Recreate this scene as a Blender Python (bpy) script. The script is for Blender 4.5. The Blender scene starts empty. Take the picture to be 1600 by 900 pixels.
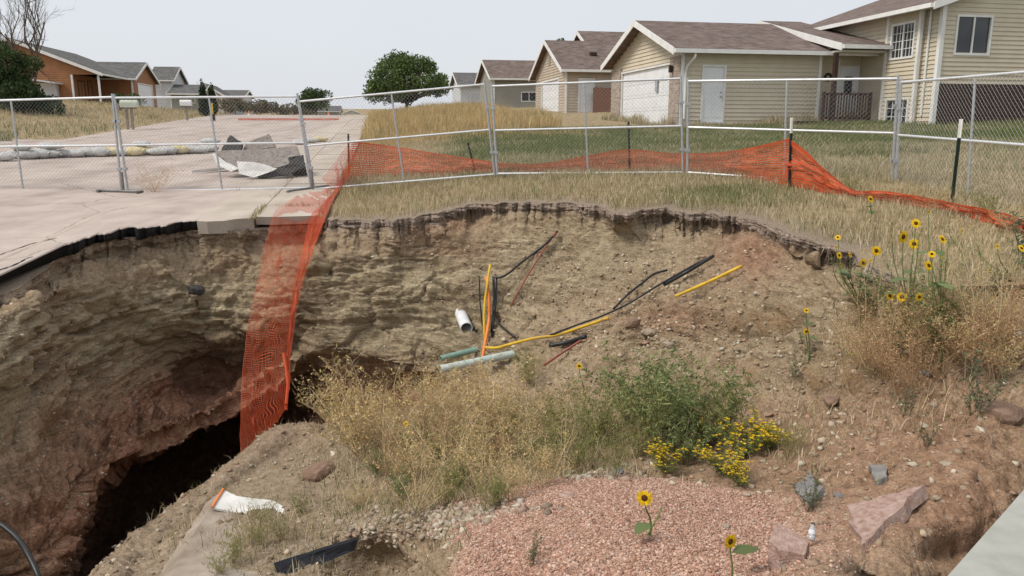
import bpy, math, random
import numpy as np
from mathutils import Vector, Matrix

random.seed(7)
RNG = np.random.default_rng(11)
SC = bpy.context.scene
COL = SC.collection

# ------------------------------------------------------------------ camera, sky, sun, exposure
FPX = 1220.0
PITCH = math.radians(11.6)
CAMZ = 1.22
cam = bpy.data.cameras.new("camera")
cam.sensor_width = 36.0
cam.lens = FPX / 1600.0 * 36.0
cam.clip_start = 0.05
cam.clip_end = 3000.0
cam_ob = bpy.data.objects.new("camera", cam)
cam_ob.location = (0, 0, CAMZ)
cam_ob.rotation_euler = (math.radians(90) - PITCH, 0, 0)
COL.objects.link(cam_ob)
SC.camera = cam_ob

SUN_EL, SUN_AZ = math.radians(52), math.radians(-114)      # behind the camera, from the left
world = bpy.data.worlds.new("World")
SC.world = world
world.use_nodes = True
wn, wl = world.node_tree.nodes, world.node_tree.links
wn.clear()
w_out = wn.new('ShaderNodeOutputWorld')
w_bg = wn.new('ShaderNodeBackground')
w_sky = wn.new('ShaderNodeTexSky')
w_sky.sky_type = 'NISHITA'
w_sky.sun_disc = False
w_sky.sun_elevation = SUN_EL
w_sky.sun_rotation = math.radians(180) - SUN_AZ
w_sky.dust_density = 4.0
w_sky.air_density = 1.0
w_mix = wn.new('ShaderNodeMix')
w_mix.data_type = 'RGBA'
w_mix.inputs[0].default_value = 0.88
w_n = wn.new('ShaderNodeTexNoise'); w_n.inputs['Scale'].default_value = 1.6; w_n.inputs['Detail'].default_value = 3
w_r = wn.new('ShaderNodeValToRGB')
w_r.color_ramp.elements[0].position = .3; w_r.color_ramp.elements[0].color = (.93, .94, .95, 1)
w_r.color_ramp.elements[1].position = .7; w_r.color_ramp.elements[1].color = (1.0, 1.0, 1.0, 1)
wl.new(w_n.outputs[0], w_r.inputs[0])
w_mul = wn.new('ShaderNodeMix'); w_mul.data_type = 'RGBA'; w_mul.blend_type = 'MULTIPLY'; w_mul.inputs[0].default_value = 1
wl.new(w_mix.outputs[2], w_mul.inputs[6]); wl.new(w_r.outputs[0], w_mul.inputs[7])
w_mix.inputs[7].default_value = (7.9, 8.2, 8.65, 1)         # the even grey overcast
wl.new(w_sky.outputs[0], w_mix.inputs[6])
wl.new(w_mul.outputs[2], w_bg.inputs[0])
w_bg.inputs[1].default_value = 0.10
wl.new(w_bg.outputs[0], w_out.inputs[0])

sun = bpy.data.lights.new("sun", 'SUN')
sun.energy = 2.75
sun.angle = math.radians(20)
sun.color = (1.0, 0.95, 0.87)
sun_ob = bpy.data.objects.new("sun", sun)
sd = Vector((math.sin(SUN_AZ) * math.cos(SUN_EL), math.cos(SUN_AZ) * math.cos(SUN_EL), math.sin(SUN_EL)))
sun_ob.rotation_euler = sd.to_track_quat('Z', 'Y').to_euler()
sun_ob.location = sd * 50
COL.objects.link(sun_ob)

SC.view_settings.view_transform = 'Standard'
SC.view_settings.look = 'None'
SC.view_settings.exposure = 0.06
SC.view_settings.gamma = 1.0
SC.render.engine = 'CYCLES'
SC.cycles.max_bounces = 6
SC.cycles.transparent_max_bounces = 8

# ------------------------------------------------------------------ projection helpers (photo pixels 1600 x 900)
CP, SP = math.cos(PITCH), math.sin(PITCH)
def W(px, py, Y):
    """point at forward distance Y seen at photo pixel px, py"""
    u = (np.asarray(px, float) - 800) / FPX
    v = (450 - np.asarray(py, float)) / FPX
    t = np.asarray(Y, float) / (CP + v * SP)
    return np.stack([u * t, CP * t + v * SP * t, CAMZ + (-SP + v * CP) * t], -1)
def proj(V):
    V = np.asarray(V, float)
    x, y, z = V[..., 0], V[..., 1], V[..., 2] - CAMZ
    dep = y * CP - z * SP
    up = y * SP + z * CP
    dd = np.where(dep > 0.01, dep, 0.01)
    return 800 + FPX * x / dd, 450 - FPX * up / dd, dep

AST = math.radians(-9.0)                                    # street heading, left of the view
SA, CA = math.sin(AST), math.cos(AST)
def sd_of(x, y):
    return x * SA + y * CA, x * CA - y * SA                 # along the street, to its right
def xy_of(s, d):
    return s * SA + d * CA, s * CA - d * SA
_ps = np.array([-400, 0, 4, 10, 16.5, 30, 50, 60, 66, 75, 90, 120, 200, 500, 900, 3000.])
_pz = np.array([-.6, -.6, -.55, -.32, 0, .675, 1.675, 2.12, 2.22, 2.1, 1.7, 1.6, 4, 12.5, 15, 15.])
_ts = np.arange(-60, 1200, 0.5)
_tz = np.interp(_ts, _ps, _pz)
_k = np.ones(13) / 13
_tz = np.convolve(np.pad(_tz, 6, mode='edge'), _k, 'valid')
def sstep(a, b, x):
    t = np.clip((x - a) / (b - a), 0, 1)
    return t * t * (3 - 2 * t)
def zroad(s):
    return np.interp(s, _ts, _tz)
def zg(x, y):
    s, d = sd_of(np.asarray(x, float), np.asarray(y, float))
    far = 1 - sstep(90, 200, s)
    r = .40 * sstep(-0.9, 4, d) + .032 * np.clip(d - 4, 0, 20)
    l = np.clip(.09 * (-12.5 - d), 0, 1.1) * sstep(31, 46, s)
    return zroad(s) + (r + l) * far
def G(px, py):
    """ground point seen at photo pixel"""
    px, py = np.atleast_1d(np.asarray(px, float)), np.atleast_1d(np.asarray(py, float))
    Y = np.geomspace(1.5, 600, 500)
    P = W(px[:, None], py[:, None], Y[None, :])
    h = P[..., 2] - zg(P[..., 0], P[..., 1])
    k = np.argmax(h < 0, 1); k = np.clip(k, 1, None)
    lo, hi = Y[k - 1].copy(), Y[k].copy()
    for _ in range(25):
        m = (lo + hi) / 2
        P = W(px, py, m)
        b = P[:, 2] - zg(P[:, 0], P[:, 1]) > 0
        lo = np.where(b, m, lo); hi = np.where(b, hi, m)
    return W(px, py, (lo + hi) / 2)
def G1(px, py):
    return Vector(G(px, py)[0])
def W1(px, py, Y):
    return Vector(W(px, py, Y))

# ------------------------------------------------------------------ numpy noise
def vnoise(P, seed=0):
    P = np.asarray(P, np.float64)
    I = np.floor(P).astype(np.int64)
    F = P - I
    U = F * F * F * (F * (F * 6 - 15) + 10)
    def h(ix, iy, iz):
        n = (ix * 374761393 + iy * 668265263 + iz * 1274126177 + seed * 974634777) & 0xffffffff
        n = ((n ^ (n >> 13)) * 1274126177) & 0xffffffff
        n = ((n ^ (n >> 16)) * 2246822519) & 0xffffffff
        n = n ^ (n >> 15)
        return (n & 0xffffff) / float(0xffffff) * 2 - 1
    x, y, z = I[..., 0], I[..., 1], I[..., 2]
    u, v, w = U[..., 0], U[..., 1], U[..., 2]
    def l(a, b, t): return a + (b - a) * t
    return l(l(l(h(x, y, z), h(x + 1, y, z), u), l(h(x, y + 1, z), h(x + 1, y + 1, z), u), v),
             l(l(h(x, y, z + 1), h(x + 1, y, z + 1), u), l(h(x, y + 1, z + 1), h(x + 1, y + 1, z + 1), u), v), w)
def fbm(P, seed=0, octv=4, lac=2.03, gain=.5):
    P = np.asarray(P, float); a, s, t = 1.0, 0.0, 0.0
    for k in range(octv):
        s = s + a * vnoise(P, seed + k * 17); t += a; a *= gain; P = P * lac
    return s / t

def worley(P, seed=0):
    """nearest-cell distances F1, F2 and a random value of the nearest cell"""
    P = np.asarray(P, float).reshape(-1, 3); I = np.floor(P).astype(np.int64)
    f1 = np.full(len(P), 9.0); f2 = f1.copy(); rv = np.zeros(len(P))
    for dx in (-1, 0, 1):
        for dy in (-1, 0, 1):
            for dz in (-1, 0, 1):
                c = I + (dx, dy, dz)
                n = (c[:, 0] * 374761393 + c[:, 1] * 668265263 + c[:, 2] * 1274126177 + seed * 974634777) & 0xffffffff
                n = ((n ^ (n >> 13)) * 1274126177) & 0xffffffff; n = ((n ^ (n >> 16)) * 2246822519) & 0xffffffff; n = n ^ (n >> 15)
                q = c + np.stack([(n & 1023) / 1023., ((n >> 10) & 1023) / 1023., ((n >> 20) & 1023) / 1023.], 1)
                d = ((P - q) ** 2).sum(1); m = d < f1
                f2 = np.where(m, f1, np.minimum(f2, d)); f1 = np.where(m, d, f1)
                rv = np.where(m, ((n * 2654435761 & 0xffffffff) >> 8) / float(1 << 24) * 2 - 1, rv)
    return np.sqrt(f1), np.sqrt(f2), rv
# ------------------------------------------------------------------ mesh and object helpers
def np_mesh(name, V, F, mat=None, smooth=False, attrs=None, cols=None):
    """V (n,3); F (m,k) one polygon size, or a list of such arrays"""
    V = np.ascontiguousarray(V, np.float32)
    Fs = F if isinstance(F, list) else [F]
    Fs = [np.asarray(f, np.int32) for f in Fs if len(f)]
    me = bpy.data.meshes.new(name)
    me.vertices.add(len(V)); me.vertices.foreach_set('co', V.ravel())
    loops = np.concatenate([f.ravel() for f in Fs])
    tot = np.concatenate([np.full(len(f), f.shape[1], np.int32) for f in Fs])
    st = np.concatenate([[0], np.cumsum(tot)[:-1]]).astype(np.int32)
    me.loops.add(len(loops)); me.loops.foreach_set('vertex_index', loops)
    me.polygons.add(len(tot)); me.polygons.foreach_set('loop_start', st); me.polygons.foreach_set('loop_total', tot)
    if smooth:
        me.polygons.foreach_set('use_smooth', np.ones(len(tot), bool))
    me.update(calc_edges=True)
    for k, a in (attrs or {}).items():
        at = me.attributes.new(k, 'FLOAT', 'POINT'); at.data.foreach_set('value', np.ascontiguousarray(a, np.float32))
    if cols is not None:
        at = me.attributes.new('col', 'FLOAT_COLOR', 'POINT')
        c = np.ones((len(V), 4), np.float32); c[:, :3] = cols
        at.data.foreach_set('color', c.ravel())
    if mat: me.materials.append(mat)
    return me
def link(name, me, parent=None, loc=None):
    o = bpy.data.objects.new(name, me); COL.objects.link(o)
    if parent: o.parent = parent
    if loc is not None: o.location = loc
    return o
def tag(o, label=None, cat=None, group=None, kind=None):
    if label: o['label'] = label
    if cat: o['category'] = cat
    if group: o['group'] = group
    if kind: o['kind'] = kind
    return o
def thing(name, label, cat, loc=(0, 0, 0), rz=0, group=None):
    o = bpy.data.objects.new(name, None); COL.objects.link(o)
    o.empty_display_size = .2
    o.location = loc; o.rotation_euler = (0, 0, rz)
    return tag(o, label, cat, group)
def copy_tree(o, parent=None):
    c = o.copy(); COL.objects.link(c); c.parent = parent
    for ch in list(o.children): copy_tree(ch, c)
    return c

class MB:
    """collects simple shapes for ONE mesh object"""
    def __init__(s): s.v, s.f = [], []
    def face(s, pts):
        n = len(s.v); s.v += [tuple(p) for p in pts]; s.f.append(tuple(range(n, n + len(pts))))
    def box(s, c, size, R=None):
        n = len(s.v); c = Vector(c); hx, hy, hz = [k / 2 for k in size]
        for x in (-hx, hx):
            for y in (-hy, hy):
                for z in (-hz, hz):
                    p = Vector((x, y, z))
                    if R is not None: p = R @ p
                    s.v.append(tuple(c + p))
        s.f += [tuple(n + k for k in q) for q in ((0, 1, 3, 2), (4, 6, 7, 5), (0, 4, 5, 1), (2, 3, 7, 6), (0, 2, 6, 4), (1, 5, 7, 3))]
        return s
    def bx(s, x0, x1, y0, y1, z0, z1):
        return s.box(((x0 + x1) / 2, (y0 + y1) / 2, (z0 + z1) / 2), (x1 - x0, y1 - y0, z1 - z0))
    def tube(s, pts, r, n=6, cap=True):
        pts = [Vector(p) for p in pts]; m = len(pts)
        rs = r if isinstance(r, (list, tuple)) else [r] * m
        base = len(s.v); prev = None
        for i, p in enumerate(pts):
            t = (pts[min(i + 1, m - 1)] - pts[max(i - 1, 0)]).normalized()
            if prev is None: a = t.orthogonal().normalized()
            else:
                a = prev - t * prev.dot(t)
                a = a.normalized() if a.length > 1e-6 else t.orthogonal().normalized()
            prev = a; b = t.cross(a)
            for k in range(n):
                q = 2 * math.pi * k / n
                s.v.append(tuple(p + (a * math.cos(q) + b * math.sin(q)) * rs[i]))
        for i in range(m - 1):
            for k in range(n):
                a0 = base + i * n + k; a1 = base + i * n + (k + 1) % n
                s.f.append((a0, a1, a1 + n, a0 + n))
        if cap:
            s.f.append(tuple(base + k for k in reversed(range(n))))
            s.f.append(tuple(base + (m - 1) * n + k for k in range(n)))
        return s
    def prism(s, poly, off):
        """polygon (3D points) extruded by vector off"""
        poly = [Vector(p) for p in poly]; off = Vector(off); n = len(s.v); m = len(poly)
        s.v += [tuple(p) for p in poly] + [tuple(p + off) for p in poly]
        s.f.append(tuple(n + k for k in range(m))); s.f.append(tuple(n + m + k for k in reversed(range(m))))
        for k in range(m):
            j = (k + 1) % m
            s.f.append((n + k, n + m + k, n + m + j, n + j))
        return s
    def mesh(s, name, mat, smooth=False):
        me = bpy.data.meshes.new(name); me.from_pydata(s.v, [], s.f)
        if mat: me.materials.append(mat)
        if smooth: me.polygons.foreach_set('use_smooth', np.ones(len(me.polygons), bool))
        me.update(); return me
    def build(s, name, mat, parent=None, smooth=False, loc=None):
        return link(name, s.mesh(name, mat, smooth), parent, loc)
    def build_each(s, name, mat, parent=None):
        """one object for every separate piece"""
        up = list(range(len(s.v)))
        def find(a):
            while up[a] != a: up[a] = up[up[a]]; a = up[a]
            return a
        for f in s.f:
            for q in f[1:]: up[find(q)] = find(f[0])
        groups = {}
        for f in s.f: groups.setdefault(find(f[0]), []).append(f)
        out = []
        for fs in groups.values():
            ids = sorted({q for f in fs for q in f}); mp = {q: k for k, q in enumerate(ids)}
            m = MB(); m.v = [s.v[q] for q in ids]; m.f = [tuple(mp[q] for q in f) for f in fs]
            out.append(m.build(name, mat, parent))
        return out

# ------------------------------------------------------------------ materials
def new_mat(name, rough=.85, spec=.2):
    m = bpy.data.materials.new(name); m.use_nodes = True
    nt = m.node_tree; b = nt.nodes['Principled BSDF']
    b.inputs['Roughness'].default_value = rough
    b.inputs['Specular IOR Level'].default_value = spec
    return m, nt, b
def nd(nt, t, **kw):
    n = nt.nodes.new(t)
    for k, v in kw.items():
        if k.startswith('i_'): n.inputs[k[2:].replace('_', ' ')].default_value = v
        else: setattr(n, k, v)
    return n
def ramp(nt, fac, stops):
    r = nt.nodes.new('ShaderNodeValToRGB'); e = r.color_ramp.elements
    while len(e) < len(stops): e.new(.5)
    for q, (p, c) in zip(e, stops):
        q.position = p; q.color = (*c, 1)
    nt.links.new(fac, r.inputs[0]); return r.outputs[0]
def mix(nt, fac, a, b, mode='MIX'):
    m = nd(nt, 'ShaderNodeMix', data_type='RGBA', blend_type=mode)
    for sock, v in ((m.inputs[0], fac), (m.inputs[6], a), (m.inputs[7], b)):
        if isinstance(v, bpy.types.NodeSocket): nt.links.new(v, sock)
        elif isinstance(v, (int, float)): sock.default_value = v
        else: sock.default_value = (*v, 1)
    return m.outputs[2]
def mth(nt, op, a, b=0.0):
    m = nd(nt, 'ShaderNodeMath', operation=op)
    for sock, v in ((m.inputs[0], a), (m.inputs[1], b)):
        if isinstance(v, bpy.types.NodeSocket): nt.links.new(v, sock)
        else: sock.default_value = v
    return m.outputs[0]
def coords(nt, kind='Object', scale=(1, 1, 1), rot=(0, 0, 0)):
    t = nt.nodes.new('ShaderNodeTexCoord'); m = nt.nodes.new('ShaderNodeMapping')
    m.inputs['Scale'].default_value = scale; m.inputs['Rotation'].default_value = rot
    nt.links.new(t.outputs[kind], m.inputs[0]); return m.outputs[0]
def noise(nt, co, scale, detail=4, rough=.55, dist=0.0):
    n = nd(nt, 'ShaderNodeTexNoise'); n.inputs['Scale'].default_value = scale
    n.inputs['Detail'].default_value = detail; n.inputs['Roughness'].default_value = rough
    n.inputs['Distortion'].default_value = dist
    nt.links.new(co, n.inputs['Vector']); return n.outputs[0]
def bump(nt, b, h, dist, strength=1.0, prev=None):
    n = nd(nt, 'ShaderNodeBump'); n.inputs['Strength'].default_value = strength
    n.inputs['Distance'].default_value = dist
    nt.links.new(h, n.inputs['Height'])
    if prev is not None: nt.links.new(prev, n.inputs['Normal'])
    nt.links.new(n.outputs[0], b.inputs['Normal']); return n.outputs[0]
def attr(nt, name, out=2):
    a = nd(nt, 'ShaderNodeAttribute'); a.attribute_name = name; return a.outputs[out]
def mottled(name, cols, scale=6, rough=.85, spec=.2, bd=0.0, metal=0.0, kind='Object', scl=(1, 1, 1), detail=5):
    m, nt, b = new_mat(name, rough, spec)
    co = coords(nt, kind, scl)
    n = noise(nt, co, scale, detail)
    k = len(cols)
    c = ramp(nt, n, [(.3 + .4 * i / max(1, k - 1), q) for i, q in enumerate(cols)])
    nt.links.new(c, b.inputs['Base Color'])
    b.inputs['Metallic'].default_value = metal
    if bd: bump(nt, b, noise(nt, co, scale * 4, 4), bd)
    return m
def foliage_mat(name, rough=.7, trans=.25):
    """colour from the per-leaf attribute 'col' with a little light through the blade"""
    m, nt, b = new_mat(name, rough, .15)
    a = attr(nt, 'col', 0); nt.links.new(a, b.inputs['Base Color'])
    t = nd(nt, 'ShaderNodeBsdfTranslucent'); nt.links.new(a, t.inputs[0])
    mx = nd(nt, 'ShaderNodeMixShader'); mx.inputs[0].default_value = trans
    nt.links.new(b.outputs[0], mx.inputs[1]); nt.links.new(t.outputs[0], mx.inputs[2])
    nt.links.new(mx.outputs[0], nt.nodes['Material Output'].inputs[0])
    return m
# ================================================================== the pit
XC = [-350, 0, 100, 200, 300, 400, 500, 600, 700, 800, 900, 1000, 1100, 1200, 1300, 1400, 1500, 1600, 1900]
RIM = np.array([(-600, 640), (-350, 560), (-150, 490), (0, 440), (20, 437), (40, 428), (62, 412), (80, 402), (86, 392), (96, 383), (130, 371), (175, 361),
    (185, 357), (240, 353), (300, 345), (306, 346), (385, 347), (392, 343), (510, 337), (515, 345), (545, 342), (600, 344), (640, 342), (660, 336),
    (690, 330), (740, 320), (800, 317), (825, 314), (850, 318), (900, 318), (935, 322), (960, 332), (985, 333), (1000, 328), (1045, 325), (1075, 333), (1150, 338), (1200, 350),
    (1240, 366), (1275, 379), (1300, 384), (1330, 392), (1345, 402), (1370, 420), (1400, 432), (1450, 446), (1500, 448), (1550, 440), (1600, 436), (1900, 430), (2200, 430.)])
CT = {   # rows 3..13 as (px, py, forward distance), row 14 just below the frame
 -350: [(-340,640,5.3),(-320,720,5.2),(-300,800,5.1),(-280,880,5.0),(-270,950,5.2),(-260,1000,5.0),(-240,1050,4.6),(-200,1080,4.2),(-150,1120,3.8),(-100,1150,3.5),(-50,1200,3.1),(0,1400,2.3)],
 0: [(0,500,7.5),(0,570,7.3),(0,650,7.1),(55,915,5.9),(75,925,8.2),(90,1010,8.6),(110,980,5.2),(130,1000,4.6),(160,1040,4.2),(190,1070,3.9),(220,1120,3.5),(280,1300,2.6)],
 100: [(97,450,9.4),(97,540,9.1),(105,650,8.2),(122,835,6.7),(150,812,11.0),(180,930,11.0),(151,893,5.8),(190,930,4.9),(230,970,4.4),(260,1010,4.0),(290,1060,3.6),(360,1250,2.7)],
 200: [(195,450,10.7),(195,530,10.5),(190,620,9.8),(162,750,7.9),(205,712,13.2),(235,840,13.0),(212,838,6.7),(250,860,5.7),(290,905,5.0),(320,950,4.4),(350,1000,3.9),(440,1200,2.8)],
 300: [(300,430,11.7),(300,520,11.4),(303,600,11.75),(285,682,9.6),(325,645,14.8),(330,770,14.4),(330,752,7.9),(370,765,7.0),(400,812,6.0),(420,862,5.2),(440,922,4.6),(510,1120,3.0)],
 400: [(400,420,12.0),(400,512,11.5),(402,570,12.0),(386,628,10.9),(412,615,15.0),(415,720,14.4),(432,668,9.0),(460,708,7.9),(470,768,6.6),(480,828,5.6),(490,890,4.8),(560,1080,3.1)],
 500: [(500,410,11.9),(500,465,11.6),(500,510,11.3),(500,552,11.0),(500,590,11.7),(500,690,11.2),(510,666,8.8),(520,706,7.7),(530,768,6.5),(538,826,5.5),(540,890,5.0),(610,1050,3.1)],
 600: [(600,405,11.85),(600,465,11.6),(600,520,11.3),(605,566,10.9),(600,595,11.35),(600,670,10.8),(600,652,8.9),(600,692,7.7),(605,762,6.3),(605,812,5.3),(600,885,5.0),(660,1020,3.4)],
 700: [(700,380,12.2),(700,440,11.75),(700,500,11.2),(690,575,10.6),(690,600,10.7),(690,625,10.2),(690,640,9.0),(690,700,7.4),(700,760,6.2),(705,806,5.1),(685,846,4.5),(720,1000,2.9)],
 800: [(800,370,12.1),(800,430,11.5),(800,490,10.8),(795,560,9.9),(795,585,9.5),(795,610,9.0),(795,640,8.3),(795,690,7.3),(800,742,6.2),(800,788,5.1),(795,850,4.1),(800,1000,2.9)],
 900: [(900,370,11.55),(900,420,10.95),(900,475,10.3),(900,535,9.55),(900,565,9.1),(900,600,8.5),(900,640,7.8),(900,690,6.9),(900,735,5.9),(900,776,5.0),(900,860,3.9),(890,1000,2.8)],
 1000: [(1000,370,10.65),(1000,415,10.15),(1000,465,9.6),(1000,510,9.1),(1000,545,8.8),(1000,585,8.2),(1000,630,7.5),(1000,680,6.7),(1000,722,5.9),(1000,768,5.0),(1000,860,3.85),(980,1000,2.75)],
 1100: [(1100,375,10.15),(1100,410,9.7),(1100,450,9.2),(1100,495,8.75),(1100,535,8.4),(1100,580,7.8),(1100,630,7.1),(1100,680,6.3),(1100,730,5.5),(1100,790,4.7),(1100,870,3.7),(1070,1000,2.7)],
 1200: [(1200,385,9.3),(1200,420,8.9),(1200,460,8.5),(1200,500,8.1),(1200,545,7.6),(1200,590,7.1),(1200,640,6.5),(1200,690,5.8),(1200,740,5.1),(1200,800,4.4),(1200,880,3.55),(1160,1000,2.6)],
 1300: [(1300,412,7.98),(1300,445,7.75),(1300,480,7.5),(1300,520,7.1),(1300,560,6.7),(1300,605,6.3),(1300,650,5.8),(1300,700,5.2),(1300,750,4.6),(1300,810,4.0),(1300,890,3.35),(1250,1000,2.5)],
 1400: [(1400,452,6.9),(1400,480,6.6),(1400,510,6.3),(1400,545,6.1),(1400,585,5.8),(1400,625,5.5),(1400,665,5.1),(1400,710,4.7),(1400,760,4.2),(1400,820,3.7),(1400,900,3.15),(1350,1000,2.4)],
 1500: [(1500,470,6.2),(1500,494,5.95),(1500,522,5.7),(1500,555,5.5),(1500,590,5.3),(1500,630,5.0),(1500,670,4.7),(1500,720,4.35),(1500,775,4.0),(1500,850,3.7),(1500,950,3.3),(1440,1100,2.6)],
 1600: [(1600,468,6.1),(1600,497,5.85),(1600,530,5.6),(1600,565,5.4),(1600,600,5.2),(1600,640,4.9),(1600,690,4.6),(1600,750,4.3),(1600,830,4.0),(1600,920,3.7),(1600,1050,3.2),(1540,1200,2.5)],
 1900: [(1900,480,6.1),(1900,515,5.9),(1900,550,5.7),(1900,585,5.5),(1900,620,5.3),(1900,660,5.0),(1900,710,4.7),(1900,770,4.4),(1900,850,4.1),(1900,940,3.8),(1900,1080,3.2),(1900,1250,2.6)],
}
SUB_C, SUB_R = 42, 36
def catmull(A, n):
    """Catmull-Rom along axis 0, n sub-steps per interval"""
    P = np.concatenate([2 * A[:1] - A[1:2], A, 2 * A[-1:] - A[-2:-1]], 0)
    t = np.arange(n) / n
    out = []
    for i in range(len(A) - 1):
        p0, p1, p2, p3 = P[i], P[i + 1], P[i + 2], P[i + 3]
        for u in t:
            out.append(.5 * (2 * p1 + (p2 - p0) * u + (2 * p0 - 5 * p1 + 4 * p2 - p3) * u * u + (3 * p1 - p0 - 3 * p2 + p3) * u ** 3))
    out.append(A[-1])
    return np.array(out)
ctrl = np.array([[W(*q) for q in CT[c]] for c in XC])                 # cols, 12, 3
last = ctrl[:, -1].copy(); last[:, 0] *= 1.1; last[:, 1] = -2.5; last[:, 2] = -.45
last = last[:, None]
ctrl = np.concatenate([ctrl, last], 1)
D = catmull(ctrl, SUB_C)                                              # dense columns, 13, 3
NCOL = len(D)
xcol = np.interp(np.arange(NCOL) / SUB_C, np.arange(len(XC)), XC)
jx = np.stack([xcol * .045, np.zeros(NCOL), np.zeros(NCOL)], 1)
_turf = (xcol > 515) & (xcol < 1400)
rim_py = np.interp(xcol, RIM[:, 0], RIM[:, 1]) + fbm(jx * 1.3, 3, 5, gain=.58) * np.where(_turf, 4.5, np.where(xcol < 300, 3.0, .8))
RIMW = G(xcol, rim_py)                                                # the rim on the upper ground
rs, rd = sd_of(RIMW[:, 0], RIMW[:, 1])
_pave = (rd < -.95)
CTR = np.array([0.3, 6.2])
outv = RIMW[:, :2] - CTR; outv /= np.linalg.norm(outv, axis=1)[:, None]
r0 = RIMW.copy(); r0[:, 2] -= np.where(_pave, .17, 0.0); r0[:, :2] += outv * np.where(_pave, .12, 0.0)[:, None]
r0[:, 2] = np.where(_pave, zg(r0[:, 0], r0[:, 1]) - .155, r0[:, 2])
r1 = RIMW.copy(); r1[:, 2] -= np.where(_pave, .25, .09); r1[:, :2] += outv * np.where(_pave, .13, -.01)[:, None]
_ov = np.where(_pave, .18, np.where(xcol > 1340, .0, .012))
r2 = RIMW.copy(); r2[:, 2] -= np.where(_pave, .38, .17); r2[:, :2] += outv * _ov[:, None]
Dn = np.concatenate([r0[:, None], r1[:, None], r2[:, None], D], 1)   # 16 rows
NR0 = Dn.shape[1]
P = catmull(np.swapaxes(Dn, 0, 1), SUB_R)                             # rows, cols, 3
NROW = len(P)
rowt = np.arange(NROW) / SUB_R
P = np.swapaxes(P, 0, 1)                                              # cols, rows
# --- displacement
def grid_normals(P):
    a = np.gradient(P, axis=0); b = np.gradient(P, axis=1)
    n = np.cross(a, b); n /= np.linalg.norm(n, axis=2)[..., None] + 1e-9
    return n
N = grid_normals(P)
k = (N * (np.array([0, 0, CAMZ + 3]) - P)).sum(2)
if np.median(k) < 0: N = -N
N = N.copy()
PX, PY, _ = proj(P)
XCOL = np.broadcast_to(xcol[:, None], PX.shape)
RT = np.broadcast_to(rowt[None, :], PX.shape)
steep = 1 - np.clip(np.abs(N[..., 2]), 0, 1)
def blob(cx, cy, rx, ry, w=1.0):
    return w * np.exp(-(((PX - cx) / rx) ** 2 + ((PY - cy) / ry) ** 2))
shale = np.clip(sstep(2.6, 3.4, RT) * (1 - sstep(6.2, 7.0, RT)) * (1 - sstep(700, 900, XCOL)), 0, 1)
ramp_in = np.where(_pave[:, None], .6 * sstep(.1, 1.0, RT) + .4 * sstep(1, 3.2, RT), sstep(0.15, 3.2, RT))
nearm = 1 - .55 * sstep(8.5, 10.5, RT)
warp = fbm(P * .9, 31, 3)
Q = np.stack([P[..., 0] * .9 + warp, P[..., 1] * .9 + warp * .5, P[..., 2] * 5.5 + .9 * warp + .25 * P[..., 0]], -1)
st = fbm(Q, 5, 4, gain=.6)
saw = np.mod(P[..., 2] * 4.2 + 1.3 * warp + .18 * P[..., 0] + .5 * st, 1.0)
disp = .24 * fbm(P * .75, 41, 3) * (1 - .4 * sstep(7, 9, RT))
disp += .10 * fbm(P * 2.1, 43, 4) * np.where(RT > 9, .8, 1.0)
disp += shale * .05 * st
disp += (1 - .6 * shale) * .055 * np.abs(fbm(P * 5.0, 51, 4)) * 1.6
disp += .038 * fbm(P * 11, 61, 4) + .05 * np.maximum(fbm(P * 3.6, 67, 3) - .12, 0) * np.where(RT > 7, 2.2, 1.2)
gravel = np.clip(blob(960, 840, 250, 92, 1.7) + blob(760, 890, 110, 50, .9) + blob(1100, 890, 120, 80, .8), 0, 1) * sstep(11.2, 11.9, RT)
gravel *= sstep(690, 730, PX + 30 * fbm(P * 3, 9, 2))
disp *= (1 - .8 * gravel)
disp *= ramp_in * nearm
for hx, hy, hrx, hry, hw in ((588, 872, 48, 17, .26), (660, 850, 25, 14, .16), (497, 768, 45, 16, .14), (455, 800, 30, 12, .08), (720, 690, 40, 14, .12), (1292, 634, 32, 10, .12), (1545, 446, 50, 12, .22), (1585, 474, 40, 12, .22),
                           (1190, 498, 60, 12, .12), (1395, 662, 50, 11, .10), (1500, 860, 60, 22, .12), (1040, 500, 60, 9, .08), (690, 600, 60, 10, .1), (1110, 470, 50, 9, .07)):
    disp -= blob(hx, hy, hrx, hry, hw) * sstep(2, 2.6, RT)
# vertical runnels down the walls
run = fbm(np.stack([P[..., 0] * 2.6, P[..., 1] * 2.6, P[..., 2] * .35], -1), 71, 3)
disp += .07 * run * sstep(1.5, 3.2, RT) * (1 - sstep(6.5, 8, RT)) * (.5 + .5 * (1 - shale))
# broken blocks: thin slabs of shale in the walls, clods elsewhere
wq = P + .12 * np.stack([fbm(P * 3, 101, 2), fbm(P * 3, 103, 2), .5 * fbm(P * 3, 107, 2)], -1)
def blocks(scale, seed, amp, crack, cw):
    f1, f2, rv = worley(wq * np.array(scale), seed)
    return (amp * rv - crack * np.exp(-(f2 - f1) / cw)).reshape(RT.shape)
fade = np.where(_pave[:, None], sstep(.1, .8, RT), sstep(.4, 1.8, RT)) * (1 - .55 * sstep(7.5, 9, RT)) * (1 - .9 * gravel)
def hrand(a, b=0, seed=0):
    n = (a.astype(np.int64) * 374761393 + np.asarray(b).astype(np.int64) * 668265263 + seed * 974634777) & 0xffffffff
    n = ((n ^ (n >> 13)) * 1274126177) & 0xffffffff; n = ((n ^ (n >> 16)) * 2246822519) & 0xffffffff
    return ((n ^ (n >> 15)) & 0xffffff) / float(0xffffff) * 2 - 1
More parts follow.
